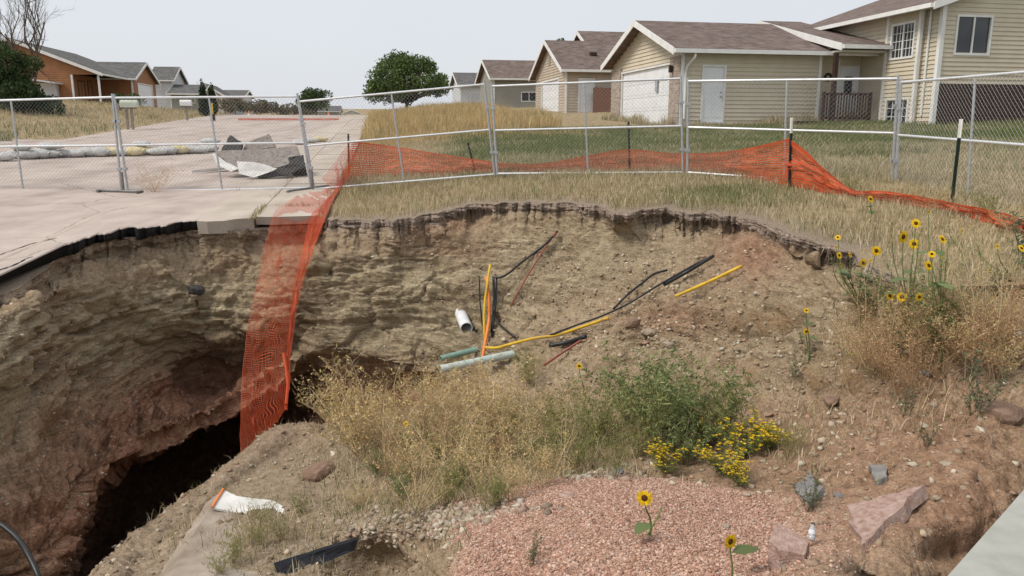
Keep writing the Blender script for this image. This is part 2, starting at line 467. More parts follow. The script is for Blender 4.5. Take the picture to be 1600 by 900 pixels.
def strata(per_m, chunk, seed, amp, camp):
    zz = P[..., 2] * per_m + per_m * (.10 * fbm(P * .8, seed, 2) + .035 * fbm(P * 4, seed + 5, 3) + .05 * P[..., 0] * np.sin(P[..., 0] * .7))
    lay = np.floor(zz); fr = zz - lay
    al = (P[..., 0] - .6 * P[..., 1]) * chunk + 3 * hrand(lay, 0, seed + 1) + .5 * fbm(P * 5, seed + 7, 2)
    ch = np.floor(al)
    return amp * hrand(lay, 0, seed + 2) + camp * hrand(lay, ch, seed + 3) + .5 * amp * (fr - .5)
thin = sstep(-.35, .25, fbm(P * 1.1, 117, 2) + .35 * sstep(-.9, -1.6, P[..., 2]) - .1)
disp += fade * shale * (blocks((1.3, 1.3, 3.2), 1, .05, .05, .10) + strata(5.5, 1.6, 300, .05, .05) + thin * strata(13, 2.6, 320, .032, .032) + thin * strata(24, 4.5, 340, .014, .018))
disp += fade * (1 - .8 * shale) * (blocks((3.2, 3.2, 4.6), 3, .05, .05, .09) * sstep(-.25, .25, fbm(P * 1.3, 113, 2)) + blocks((9, 9, 11), 4, .016, .016, .12))
disp *= 1 - .75 * np.clip(blob(430, 730, 85, 60, 1.3), 0, 1) * sstep(8.6, 9.0, RT)
# the gravel heap bulges, the floor left of it breaks off
disp += .17 * np.clip(blob(960, 835, 230, 75, 1.0), 0, 1) * sstep(11, 11.8, RT)
P = P + N * disp[..., None]
# broken sod crust at the rim: ragged lip of the first rows
lip = sstep(0, .4, RT) * (1 - sstep(1.2, 2.2, RT)) * np.where(_turf, 1, 0)[:, None]
P[..., :2] -= outv[:, None, :] * (lip * (.0 + .10 * fbm(P * [3.2, 3.2, 15.0], 81, 5, gain=.62)))[..., None]
CR = P
PX, PY, PD = proj(P)
red = np.clip(blob(335, 615, 110, 60, .95) + blob(70, 840, 150, 120, 1.0) + blob(230, 690, 150, 85, 1.0) + blob(560, 625, 130, 45, 1.0) + blob(400, 660, 120, 60, .8)
    + blob(1175, 395, 55, 42, .8) + blob(1060, 500, 80, 30, .55) + blob(1350, 790, 210, 110, .50) + blob(1480, 650, 170, 90, .5) + blob(690, 345, 60, 25, .6) + blob(1130, 690, 160, 70, .35)
    + blob(800, 700, 200, 60, .25) + blob(1540, 850, 90, 120, .5) + blob(715, 392, 60, 14, .5) + blob(85, 560, 45, 90, .25), 0, 1)
top = (1 - sstep(.9, 2.6, RT + .5 * fbm(P * 4, 91, 2))) * np.where(_pave, .5, 1.0)[:, None]
dirt = sstep(8.3, 9.2, RT) * (1 - sstep(550, 700, PX))           # dusty grey-brown floor on the left
shale2 = np.clip(shale + blob(1010, 380, 180, 70, .35) + blob(880, 420, 160, 90, .5) + blob(1240, 520, 130, 80, .75) + blob(1040, 530, 60, 25, .9), 0, 1)
idx = np.arange(NCOL * NROW).reshape(NCOL, NROW)
quads = np.stack([idx[:-1, :-1], idx[1:, :-1], idx[1:, 1:], idx[:-1, 1:]], -1).reshape(-1, 4)

def soil_material():
    m, nt, b = new_mat('pit_soil', .95, .08)
    g = nd(nt, 'ShaderNodeNewGeometry').outputs['Position']
    def mp(scale):
        q = nd(nt, 'ShaderNodeMapping'); q.inputs['Scale'].default_value = scale
        nt.links.new(g, q.inputs[0]); return q.outputs[0]
    big, fine, vf = noise(nt, mp((1, 1, 1.6)), 1.4, 5, .6), noise(nt, g, 9, 5, .65), noise(nt, g, 45, 4, .7)
    band = noise(nt, mp((.8, .8, 9)), 1.6, 6, .62, .4)
    c = ramp(nt, big, [(.3, (.20, .138, .085)), (.5, (.31, .225, .145)), (.7, (.41, .32, .215))])
    c = mix(nt, .5, c, ramp(nt, fine, [(.3, (.17, .118, .075)), (.55, (.33, .245, .163)), (.75, (.46, .375, .265))]))
    sh = ramp(nt, band, [(.30, (.155, .118, .074)), (.45, (.28, .226, .148)), (.58, (.375, .312, .212)), (.72, (.48, .41, .295))])
    sh = mix(nt, mth(nt, 'MULTIPLY', big, .55), sh, c)
    c = mix(nt, attr(nt, 'shale'), c, sh)
    rd_ = ramp(nt, fine, [(.3, (.15, .066, .040)), (.55, (.29, .150, .096)), (.75, (.41, .26, .18))])
    k = mth(nt, 'MULTIPLY', attr(nt, 'red'), mth(nt, 'ADD', mth(nt, 'MULTIPLY', big, 1.1), .40))
    c = mix(nt, k, c, rd_)
    c = mix(nt, mth(nt, 'MULTIPLY', attr(nt, 'dirt'), .7), c, ramp(nt, fine, [(.3, (.20, .15, .105)), (.7, (.33, .27, .195))]))
    v = nd(nt, 'ShaderNodeTexVoronoi'); v.inputs['Scale'].default_value = 42; nt.links.new(g, v.inputs['Vector'])
    sep = nd(nt, 'ShaderNodeSeparateColor'); nt.links.new(v.outputs['Color'], sep.inputs[0])
    gr = ramp(nt, sep.outputs[0], [(.0, (.35, .20, .14)), (.45, (.45, .275, .20)), (.8, (.53, .35, .27)), (1.0, (.58, .43, .35))])
    c = mix(nt, attr(nt, 'gravel'), c, gr)
    tp = ramp(nt, vf, [(.3, (.19, .142, .112)), (.6, (.31, .245, .20)), (.8, (.40, .33, .275))])
    c = mix(nt, attr(nt, 'top'), c, tp)
    # pale stones showing in the soil
    v2 = nd(nt, 'ShaderNodeTexVoronoi'); v2.inputs['Scale'].default_value = 15; nt.links.new(g, v2.inputs['Vector'])
    stn = mth(nt, 'MULTIPLY', mth(nt, 'LESS_THAN', v2.outputs['Distance'], .24), mth(nt, 'GREATER_THAN', big, .52))
    c = mix(nt, mth(nt, 'MULTIPLY', stn, .45), c, (.42, .37, .29))
    c = mix(nt, .6, c, ramp(nt, vf, [(.3, (.62, .62, .62)), (.7, (1.85, 1.85, 1.82))]), 'MULTIPLY')
    nt.links.new(c, b.inputs['Base Color'])
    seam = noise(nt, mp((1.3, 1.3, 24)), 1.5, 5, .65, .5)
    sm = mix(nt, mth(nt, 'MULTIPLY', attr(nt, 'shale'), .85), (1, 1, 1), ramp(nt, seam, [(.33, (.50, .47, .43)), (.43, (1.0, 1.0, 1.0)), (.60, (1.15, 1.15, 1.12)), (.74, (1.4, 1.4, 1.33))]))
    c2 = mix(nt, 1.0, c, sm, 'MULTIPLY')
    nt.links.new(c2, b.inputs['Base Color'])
    n0 = bump(nt, b, mth(nt, 'MULTIPLY', seam, attr(nt, 'shale')), .06, .8)
    n1 = bump(nt, b, band, .05, .6, n0)
    n2 = bump(nt, b, fine, .05, .8, n1)
    bump(nt, b, vf, .025, .8, n2)
    return m
SOIL = soil_material()
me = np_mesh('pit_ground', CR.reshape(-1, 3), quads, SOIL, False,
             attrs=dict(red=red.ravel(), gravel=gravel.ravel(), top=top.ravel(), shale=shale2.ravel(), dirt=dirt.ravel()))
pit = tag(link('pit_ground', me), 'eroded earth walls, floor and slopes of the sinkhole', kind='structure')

# ------------------------------------------------------------------ the upper ground, one sheet from the rim to the horizon
tt = np.concatenate([[0, .04, .1, .18, .28, .4, .55, .72, .9], np.geomspace(1.1, 1500, 110)])
dirn = outv.copy()
_e = np.linspace(math.radians(178), math.radians(2), NCOL)
FR = RIMW[:, None, :2] + outv[:, None, :] * (tt[None, :, None] + np.where(_pave, .12, 0.0)[:, None, None])
FZ = zg(FR[..., 0], FR[..., 1])
fs, fd = sd_of(FR[..., 0], FR[..., 1])
paved = ((fd < -.97) & (fd > -12.05)) | ((fd <= -12.05) & (fs > 25.2) & (fs < 32.3) & (fd > -60))
paved_edge = paved
FZ = FZ - np.where(paved & (fs < 130), .17, 0)
_bump = .05 * fbm(np.stack([FR[..., 0], FR[..., 1], FR[..., 0] * 0], -1) * 1.6, 7, 4) * sstep(.25, 1.0, tt)[None, :] * (1 - sstep(60, 200, tt))[None, :]
FZ = FZ + np.where(paved, 0, _bump)
FV = np.concatenate([FR, FZ[..., None]], 2)
NT = len(tt)
fidx = np.arange(NCOL * NT).reshape(NCOL, NT)
fq = np.stack([fidx[:-1, :-1], fidx[:-1, 1:], fidx[1:, 1:], fidx[1:, :-1]], -1).reshape(-1, 4)
green = np.clip(.9 * sstep(1.0, 2.6, fd) * sstep(13.0, 16.5, fs + .25 * fd) * (1 - sstep(27, 31, fs)), 0, 1)
# worn soil next to the rim and a green patch of grass by the rim
bare = (1 - sstep(.15, 1.1, tt))[None, :] * np.ones((NCOL, 1)); bare = np.where(xcol[:, None] > 1330, .5 * bare, bare)
fpx, fpy, _ = proj(FV)
green = np.clip(green + np.exp(-(((fpx - 1130) / 110) ** 2 + ((fpy - 303) / 20) ** 2)) * .9, 0, 1)
def lawn_material():
    m, nt, b = new_mat('turf_soil', .95, .05)
    g = nd(nt, 'ShaderNodeNewGeometry').outputs['Position']
    n1, n2, n3 = noise(nt, g, .55, 5, .6), noise(nt, g, 5, 4), noise(nt, g, 40, 4, .7)
    dry = ramp(nt, n2, [(.3, (.20, .145, .08)), (.5, (.33, .25, .145)), (.7, (.44, .35, .21))])
    grn = ramp(nt, n2, [(.3, (.06, .075, .028)), (.6, (.11, .125, .05)), (.8, (.2, .18, .085))])
    k = mth(nt, 'MULTIPLY', attr(nt, 'green'), mth(nt, 'ADD', mth(nt, 'MULTIPLY', n1, .8), .35))
    c = mix(nt, k, dry, grn)
    soil = ramp(nt, n3, [(.3, (.20, .15, .11)), (.7, (.37, .30, .225))])
    c = mix(nt, attr(nt, 'bare'), c, soil)
    c = mix(nt, .4, c, ramp(nt, n3, [(.3, (.5, .5, .5)), (.7, (1.3, 1.3, 1.3))]), 'MULTIPLY')
    nt.links.new(c, b.inputs['Base Color'])
    bump(nt, b, n3, .03, .8)
    return m
LAWN = lawn_material()
me = np_mesh('ground', FV.reshape(-1, 3), fq, LAWN, True, attrs=dict(green=green.ravel(), bare=bare.ravel()))
tag(link('ground', me), 'dry grass ground around the sinkhole, out to the horizon', kind='structure')

# ------------------------------------------------------------------ asphalt street whose broken edge is the pit's rim
def road_material(name, dark, mid, light, cracks=True):
    m, nt, b = new_mat(name, .9, .15)
    g = nd(nt, 'ShaderNodeNewGeometry').outputs['Position']
    q = nd(nt, 'ShaderNodeMapping'); q.inputs['Rotation'].default_value = (0, 0, -AST); q.inputs['Scale'].default_value = (1.3, .18, 1)
    nt.links.new(g, q.inputs[0])
    n1, n2, n3 = noise(nt, q.outputs[0], 1.0, 4, .6), noise(nt, g, 1.2, 5, .6), noise(nt, g, 60, 3, .7)
    c = ramp(nt, mth(nt, 'ADD', mth(nt, 'MULTIPLY', n1, .5), mth(nt, 'MULTIPLY', n2, .5)), [(.36, dark), (.5, mid), (.64, light)])
    c = mix(nt, .45, c, ramp(nt, n3, [(.3, (.66, .66, .66)), (.7, (1.25, 1.25, 1.25))]), 'MULTIPLY')
    if cracks:
        v = nd(nt, 'ShaderNodeTexVoronoi', feature='DISTANCE_TO_EDGE'); v.inputs['Scale'].default_value = .33
        w = nd(nt, 'ShaderNodeTexNoise'); w.inputs['Scale'].default_value = 2.2; w.inputs['Detail'].default_value = 5; nt.links.new(g, w.inputs['Vector'])
        ad = nd(nt, 'ShaderNodeMix', data_type='RGBA'); ad.inputs[0].default_value = .22
        nt.links.new(g, ad.inputs[6]); nt.links.new(w.outputs[1], ad.inputs[7]); nt.links.new(ad.outputs[2], v.inputs['Vector'])
        k = mth(nt, 'MULTIPLY', mth(nt, 'LESS_THAN', v.outputs['Distance'], .0035), .45)
        c = mix(nt, k, c, (.17, .14, .12))
    nt.links.new(c, b.inputs['Base Color'])
    bump(nt, b, n3, .006, .5)
    return m
ROAD = road_material('street_chipseal', (.33, .267, .232), (.435, .36, .315), (.515, .435, .382))
CONC = road_material('weathered_concrete', (.36, .30, .25), (.45, .385, .32), (.52, .455, .39), False)
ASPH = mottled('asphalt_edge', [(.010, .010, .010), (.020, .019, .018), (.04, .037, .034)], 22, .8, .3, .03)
D_GUT, D_WALK, D_LAWN, D_LEFT = -2.92, -2.10, -1.0, -12.0
# rim points of the asphalt, from left to right, thinned
ri = [i for i in range(NCOL) if rd[i] < D_GUT]
rim_pts = [(rs[i], rd[i]) for i in ri]
rim_pts.sort(key=lambda q: q[1])
ps_, pd_ = np.array(rim_pts).T
ps_ = np.maximum.accumulate(ps_)
left_d = np.linspace(D_LEFT, pd_[0] - .05, 14)
dl = np.concatenate([left_d, pd_, [D_GUT]])
s0 = np.concatenate([np.full(14, -3.0), ps_, [ps_[-1] + .01]])
# small bites out of the broken edge
s0 = s0 + np.where(dl > pd_[0] - .01, .10 * fbm(np.stack([dl * 14, s0 * 5, dl * 0], 1), 13, 4, gain=.6) + .07 * np.round(2 * fbm(np.stack([dl * 9, s0 * 3, dl * 0], 1), 29, 2)), 0)
su = np.concatenate([np.linspace(0, 1, 40) ** 1.6 * .55, np.linspace(.57, 1, 30)])
SEND = 150.0
RS = s0[:, None] + (SEND - s0[:, None]) * (su ** 1.5)[None, :]
RD = np.broadcast_to(dl[:, None], RS.shape)
rx, ry = xy_of(RS, RD)
rz = zg(rx, ry) + .004 - .02 * np.exp(-su * 400)[None, :]
RV = np.stack([rx, ry, rz], -1)
n_d, n_s = RS.shape
ridx = np.arange(n_d * n_s).reshape(n_d, n_s)
rq = np.stack([ridx[:-1, :-1], ridx[1:, :-1], ridx[1:, 1:], ridx[:-1, 1:]], -1).reshape(-1, 4)
me = np_mesh('road', RV.reshape(-1, 3), rq, ROAD, False)
road = tag(link('road', me), 'pinkish grey street broken off at the sinkhole', kind='structure')
# the cut edge of the asphalt
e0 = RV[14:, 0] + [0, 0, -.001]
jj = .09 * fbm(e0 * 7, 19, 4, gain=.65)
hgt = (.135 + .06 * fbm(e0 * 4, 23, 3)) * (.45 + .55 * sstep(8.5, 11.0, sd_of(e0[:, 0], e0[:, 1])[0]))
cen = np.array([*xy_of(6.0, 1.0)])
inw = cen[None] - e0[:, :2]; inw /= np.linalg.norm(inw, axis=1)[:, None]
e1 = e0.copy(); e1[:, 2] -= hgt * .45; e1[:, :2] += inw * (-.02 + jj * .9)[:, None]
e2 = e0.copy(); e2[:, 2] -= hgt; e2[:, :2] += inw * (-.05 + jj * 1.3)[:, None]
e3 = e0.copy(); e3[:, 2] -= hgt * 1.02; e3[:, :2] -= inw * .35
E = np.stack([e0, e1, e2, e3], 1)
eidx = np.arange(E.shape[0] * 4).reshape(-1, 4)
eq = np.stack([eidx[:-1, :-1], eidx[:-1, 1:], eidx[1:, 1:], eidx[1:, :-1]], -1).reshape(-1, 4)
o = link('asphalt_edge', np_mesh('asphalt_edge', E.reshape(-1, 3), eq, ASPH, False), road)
# two cracks in the asphalt close to the broken edge
for cpts in ([(0, 399), (22, 391), (48, 382), (70, 377), (92, 371)], [(-20, 431), (2, 422), (24, 414), (44, 404), (54, 402)]):
    g_ = G([q[0] for q in cpts], [q[1] for q in cpts]); g_ = np.concatenate([np.linspace(g_[i], g_[i + 1], 6)[:-1] for i in range(len(g_) - 1)])
    g_[:, :2] += .02 * np.stack([fbm(g_ * 9, 3, 2), fbm(g_ * 9, 5, 2)], 1); w_ = .004 + .016 * np.abs(fbm(g_ * 5, 7, 2))[:, None] * 2
    t_ = np.gradient(g_[:, :2], axis=0); t_ /= np.linalg.norm(t_, axis=1)[:, None]; nn = np.stack([-t_[:, 1], t_[:, 0], 0 * t_[:, 0]], 1)
    g_[:, 2] = zg(g_[:, 0], g_[:, 1]) + .009
    Vc = np.stack([g_ - nn * w_, g_ + nn * w_], 1).reshape(-1, 3); k_ = np.arange(len(g_) - 1) * 2
    link('crack', np_mesh('crack', Vc, np.stack([k_, k_ + 1, k_ + 3, k_ + 2], 1), ASPH), road)
# side street opening on the left beyond the fence
def strip(name, s_a, s_b, d_a, d_b, mat, dz, label, ns=24, ndd=12):
    S, Dd = np.meshgrid(np.linspace(s_a, s_b, ns), np.linspace(d_a, d_b, ndd), indexing='ij')
    x, y = xy_of(S, Dd)
    V = np.stack([x, y, zg(x, y) + dz], -1).reshape(-1, 3)
    ix = np.arange(ns * ndd).reshape(ns, ndd)
    q = np.stack([ix[:-1, :-1], ix[:-1, 1:], ix[1:, 1:], ix[1:, :-1]], -1).reshape(-1, 4)
    return tag(link(name, np_mesh(name, V, q, mat)), label, kind='structure')
strip('side_street', 25.3, 32.2, -60, -12.003, ROAD, .004, 'pale side street opening off the left of the street')
# concrete gutter pan and sidewalk: separate slabs with open joints
walk = tag(bpy.data.objects.new('sidewalk', None), 'concrete sidewalk and gutter slabs beside the street', kind='structure'); COL.objects.link(walk)
def slab(d_a, d_b, s_a, s_b, name, front=None, top=.012, thick=.13):
    """front: list of (d, s) for a broken near edge"""
    near = front or [(d_a, s_a), (d_b, s_a)]
    pts = [(d, s) for d, s in near] + [(d_b, s_b), (d_a, s_b)]
    mb = MB(); up, lo = [], []
    for d, s in pts:
        x, y = xy_of(s, d); z = float(zg(x, y))
        zz = float(zroad(s)) if d <= D_LAWN + .01 else z
        up.append((x, y, zz + top)); 
        x2, y2 = xy_of(s + (.05 if (d, s) in near else 0), d)
        lo.append((x2, y2, zz + top - thick))
    n = len(pts); mb.v = up + lo
    mb.f = [tuple(range(n)), tuple(reversed(range(n, 2 * n)))] + [(k, n + k, n + (k + 1) % n, (k + 1) % n) for k in range(n)]
    return mb.build(name, CONC, walk)
def rim_s(d):
    i = np.argsort(rd); return float(np.interp(d, rd[i], rs[i]))
sg = rim_s(-2.5)
slab(D_GUT + .01, D_WALK - .012, 0, 20.6, 'slab', [(D_GUT + .01, sg + .05), (-2.75, sg - .02), (-2.5, sg + .02), (-2.38, sg + .16), (-2.25, sg + .22), (D_WALK - .012, sg + .26)], thick=.2)
s_ = 20.62
while s_ < 64:
    slab(D_GUT + .01, D_WALK - .012, s_, s_ + 5.98, 'slab', thick=.14); s_ += 6.0
sw = rim_s(-1.6)
slab(D_WALK + .012, D_LAWN, 0, sw + 1.35, 'slab', [(D_WALK + .012, sw + .02), (-1.8, sw - .03), (-1.4, sw), (D_LAWN, sw + .05)], top=.02)
s_ = sw + 1.37
while s_ < 62:
    ln = 1.5 if s_ < 30 else 4.0
    slab(D_WALK + .012, D_LAWN, s_, s_ + ln - .022, 'slab', top=.02 + random.uniform(-.006, .01)); s_ += ln
# ================================================================== houses
def siding_mat(name, cols, lapdark=True):
    m, nt, b = new_mat(name, .65, .25)
    co = coords(nt)
    n = noise(nt, co, 1.3, 5, .6); n2 = noise(nt, coords(nt, scale=(1, 1, 14)), 3.0, 3)
    c = ramp(nt, mth(nt, 'ADD', mth(nt, 'MULTIPLY', n, .6), mth(nt, 'MULTIPLY', n2, .4)), [(.35, cols[0]), (.65, cols[1])])
    nt.links.new(c, b.inputs['Base Color']); return m
def shingle_mat(name, dark, mid, light):
    m, nt, b = new_mat(name, .95, .1)
    co = coords(nt)
    br = nd(nt, 'ShaderNodeTexBrick'); br.inputs['Scale'].default_value = 1.0
    for k, v in (('Brick Width', .32), ('Row Height', .145), ('Mortar Size', .008)): br.inputs[k].default_value = v
    br.inputs['Color1'].default_value = (*dark, 1); br.inputs['Color2'].default_value = (*light, 1); br.inputs['Mortar'].default_value = (*[q * .6 for q in dark], 1)
    uv = nd(nt, 'ShaderNodeUVMap'); nt.links.new(uv.outputs[0], br.inputs['Vector'])
    n = noise(nt, co, 2.0, 5, .65)
    c = mix(nt, .5, br.outputs[0], ramp(nt, n, [(.3, dark), (.5, mid), (.7, light)]))
    nt.links.new(c, b.inputs['Base Color']); bump(nt, b, noise(nt, co, 30, 3), .01, .5)
    return m
TAN = siding_mat('tan_vinyl_siding', ((.53, .46, .345), (.63, .56, .43)))
TAN2 = siding_mat('beige_vinyl_siding', ((.42, .345, .265), (.51, .43, .335)))
GREYGREEN = siding_mat('grey_green_siding', ((.27, .26, .21), (.34, .325, .265)))
ORANGE = siding_mat('rust_orange_siding', ((.28, .125, .055), (.37, .17, .078)))
PALE = siding_mat('pale_grey_siding', ((.52, .53, .54), (.62, .63, .64)))
TRIM = mottled('white_trim', [(.66, .65, .62), (.80, .79, .76)], 3, .5, .3)
SOFFIT = mottled('soffit', [(.50, .46, .39), (.60, .55, .47)], 3, .6, .2)
SH_BROWN = shingle_mat('brown_shingles', (.095, .07, .06), (.16, .122, .106), (.24, .19, .17))
SH_GREY = shingle_mat('grey_shingles', (.075, .072, .07), (.125, .12, .115), (.19, .185, .18))
DOORW = mottled('white_door_paint', [(.70, .71, .72), (.80, .80, .80)], 2, .45, .35)
DARKBR = mottled('dark_brown_paint', [(.035, .019, .014), (.062, .034, .026)], 5, .6, .25)
METAL = mottled('dull_metal', [(.30, .30, .30), (.42, .42, .42)], 20, .45, .4, 0, .6)
def glass_mat():
    m, nt, b = new_mat('window_glass', .06, .6)
    n = noise(nt, coords(nt), .8, 2)
    nt.links.new(ramp(nt, n, [(.3, (.012, .014, .016)), (.7, (.045, .05, .055))]), b.inputs['Base Color']); return m
GLASS = glass_mat()
def stone_mat():
    m, nt, b = new_mat('pier_brick', .9, .15)
    br = nd(nt, 'ShaderNodeTexBrick'); br.inputs['Scale'].default_value = 1
    for k, v in (('Brick Width', .24), ('Row Height', .09), ('Mortar Size', .012)): br.inputs[k].default_value = v
    br.inputs['Color1'].default_value = (.21, .13, .095, 1); br.inputs['Color2'].default_value = (.47, .40, .32, 1); br.inputs['Mortar'].default_value = (.40, .37, .33, 1)
    co = coords(nt); s = nd(nt, 'ShaderNodeSeparateXYZ'); nt.links.new(co, s.inputs[0])
    cb = nd(nt, 'ShaderNodeCombineXYZ'); nt.links.new(mth(nt, 'ADD', s.outputs[0], s.outputs[1]), cb.inputs[0]); nt.links.new(s.outputs[2], cb.inputs[1])
    nt.links.new(cb.outputs[0], br.inputs['Vector'])
    nt.links.new(mix(nt, .4, br.outputs[0], ramp(nt, noise(nt, co, 9, 4), [(.3, (.2, .14, .11)), (.7, (.5, .42, .35))])), b.inputs['Base Color']); return m
STONE = stone_mat()

def lap_wall(mb, p, d, nrm, L, z0, z1, lap=.15, gable=None, holes=()):
    """horizontal lap boards on a wall from p along d; gable(z) -> (a, b) limits the run; holes (a0, a1, z0, z1)"""
    p, d, nrm = Vector(p), Vector(d).normalized(), Vector(nrm).normalized(); up = Vector((0, 0, 1))
    lip = .036
    z = z0
    while z < z1 - 1e-4:
        zt = min(z + lap, z1); zm = (z + zt) / 2
        a, b = gable(zm) if gable else (0, L)
        cuts = [(a, b)]
        for h in holes:
            if h[2] < zm < h[3]:
                nc = []
                for (u, v) in cuts:
                    if h[0] > u: nc.append((u, min(v, h[0])))
                    if h[1] < v: nc.append((max(u, h[1]), v))
                cuts = [c for c in nc if c[1] - c[0] > .01]
        for (u, v) in cuts:
            q0 = p + d * u + up * z; q1 = p + d * v + up * z; q2 = p + d * v + up * zt; q3 = p + d * u + up * zt
            o = nrm * lip
            mb.face([q0 + o, q1 + o, q2 + nrm * .004, q3 + nrm * .004]); mb.face([q0, q1, q1 + o, q0 + o])
        z = zt
def gable_roof(root, x0, x1, y0, y1, ze, zr, axis, mat, ovx=.45, ovy=.4, th=.14, ridge_at=None, fascia=True, ends=(True, True)):
    """gable roof over the wall rectangle; axis is the ridge direction; returns the roof part with fascia, gutter as sub-parts"""
    if axis == 'x':
        mid = (y0 + y1) / 2 if ridge_at is None else ridge_at
        fr = lambda a, b, z: Vector((a, b, z)); A0, A1, B0, B1, oa, ob = x0, x1, y0, y1, ovx, ovy
    else:
        mid = (x0 + x1) / 2 if ridge_at is None else ridge_at
        fr = lambda a, b, z: Vector((b, a, z)); A0, A1, B0, B1, oa, ob = y0, y1, x0, x1, ovy, ovx
    a0, a1 = A0 - (oa if ends[0] else 0), A1 + (oa if ends[1] else 0)
    verts, faces, uvs = [], [], []
    out = {}
    for sgn, be in ((-1, B0), (1, B1)):
        sl = (zr - ze) / abs(be - mid); bo = be + sgn * ob; zo = ze - sl * ob
        n = len(verts); ln = math.hypot(bo - mid, zr - zo)
        for z_ in (th, 0):
            for a, b_, z in ((a0, mid, zr), (a1, mid, zr), (a1, bo, zo), (a0, bo, zo)):
                verts.append(fr(a, b_, z + z_ - (.0 if z_ else .0)))
                uvs.append((a, 0 if b_ == mid else ln))
        fs_ = [(0, 1, 2, 3), (7, 6, 5, 4), (3, 2, 6, 7), (0, 3, 7, 4), (1, 5, 6, 2)]
        faces += [tuple(n + k for k in q) for q in fs_]
        out[sgn] = (bo, zo)
    me = bpy.data.meshes.new('roof'); me.from_pydata([tuple(v) for v in verts], [], faces); me.materials.append(mat)
    uvl = me.uv_layers.new(name='UVMap')
    for lp in me.loops: uvl.data[lp.index].uv = uvs[lp.vertex_index]
    me.update(); r = link('roof', me, root)
    mb = MB(); gt = MB()
    for sgn in (-1, 1):
        bo, zo = out[sgn]
        lo, hi = (bo, bo + sgn * .12) if sgn > 0 else (bo - .12, bo)
        if axis == 'x': gt.bx(a0, a1, lo, hi, zo - .03, zo + .115)
        else: gt.bx(lo, hi, a0, a1, zo - .03, zo + .115)
        for a, on, s2 in ((a0, ends[0], -1), (a1, ends[1], 1)):
            if not on: continue
            w = .03 * s2
            mb.prism([fr(a, mid, zr - .10), fr(a, bo, zo - .10), fr(a, bo, zo + th + .012), fr(a, mid, zr + th + .012)], fr(w, 0, 0))
    if fascia: mb.build_each('rake_board', TRIM, r)
    gt.build_each('gutter', TRIM, r)
    return r, out
def opening(parent, p, d, nrm, a0, a1, z0, z1, kind, mat=None, mull=0, grid=None, trim=None):
    TR_ = trim or TRIM
    """window or door set into a wall; coordinates along the wall"""
    p, d, nrm = Vector(p), Vector(d).normalized(), Vector(nrm).normalized(); up = Vector((0, 0, 1))
    R = Matrix((d, nrm, up)).transposed()
    w, h = a1 - a0, z1 - z0
    c = p + d * (a0 + a1) / 2 + up * (z0 + z1) / 2
    f = MB(); t = .075
    for dx, dz, sx, sz in ((-w / 2 - t / 2, 0, t, h), (w / 2 + t / 2, 0, t, h), (0, h / 2 + t / 2, w + 2 * t, t), (0, -h / 2 - t / 2, w + 2 * t, t)):
        f.box(c + d * dx + up * dz + nrm * .02, (sx, .07, sz), R)
    if kind == 'window':
        for k in range(mull):
            f.box(c + d * (-w / 2 + w * (k + 1) / (mull + 1)) + nrm * .005, (.06, .05, h), R)
        fo = f.build('window', TR_, parent)
        n = mull + 1
        for k in range(n):
            g = MB(); pw = w / n - .05 if n > 1 else w
            g.box(c + d * (-w / 2 + w * (k + .5) / n) - nrm * .02, (pw, .01, h - .002), R); g.build('pane', mat or GLASS, fo)
        if grid:
            q = MB(); nx, nz = grid
            for k in range(1, nx): q.box(c + d * (-w / 2 + w * k / nx) - nrm * .004, (.022, .02, h), R)
            for k in range(1, nz): q.box(c + up * (-h / 2 + h * k / nz) - nrm * .0035, (w, .02, .022), R)
            q.build('muntin', TRIM, fo)
        return fo
    if kind == 'door':
        s = MB(); s.box(c - nrm * .02, (w, .05, h), R)
        for dx in (-.22, .22):
            for dz, hh in ((.28, .34), (-.24, .38)):
                s.box(c + d * dx * w + up * dz * h + nrm * .006, (w * .34, .012, h * hh * .95), R)
        do = s.build('door', mat or DOORW, parent)
        f.build('door_frame', TR_, do)
        kb = MB(); kb.box(c + d * w * .40 - up * .08 + nrm * .04, (.06, .07, .06), R); kb.box(c + d * w * .40 + up * .08 + nrm * .02, (.05, .05, .05), R); kb.build_each('knob', METAL, do)
        return do
    if kind == 'garage':
        fo = f.build('garage_door', TRIM, parent); n = 4
        for k in range(n):
            g = MB(); zc = -h / 2 + h * (k + .5) / n
            g.box(c + up * zc - nrm * .05, (w, .04, h / n - .012), R)
            for j in range(8):
                g.box(c + d * (-w / 2 + w * (j + .5) / 8) + up * zc - nrm * .027, (w / 8 * .72, .012, h / n * .55), R)
            g.build('door_panel', DOORW, fo)
        return fo
def corner_board(mb, x, y, z0, z1, s=.11):
    mb.box((x, y, (z0 + z1) / 2), (s, s, z1 - z0))

# ---- big tan split-level house on the right
hA = thing('split_level_house', 'tan split-level house with brown roof, garage wing and dark skirting, nearest on the right', 'house', W(1062, 190, 30), math.radians(11))
he, hr, gd = 2.62, 3.98, 8.0
wl_ = MB()
gab = lambda z: (0, gd) if z <= he else (gd / 2 * (z - he) / (hr - he), gd - gd / 2 * (z - he) / (hr - he))
lap_wall(wl_, (0, 0, 0), (0, 1, 0), (-1, 0, 0), gd, -.3, hr, gable=gab, holes=[(.95, 6.75, -.5, 2.2), (0, .95, -.5, 2.35), (6.75, 8, -.5, 2.35)])
lap_wall(wl_, (0, 0, 0), (1, 0, 0), (0, -1, 0), 5.62, -.4, he, holes=[(.85, 1.7, -.5, 2.06)])
lap_wall(wl_, (5.62, 0, 0), (0, 1, 0), (1, 0, 0), .6, -.3, he)
lap_wall(wl_, (5.6, .6, 0), (1, 0, 0), (0, -1, 0), 2.2, -.3, he, holes=[(1.27, 2.05, .1, 2.12)])
wl_.build('garage_siding', TAN, hA)['kind'] = 'stuff'
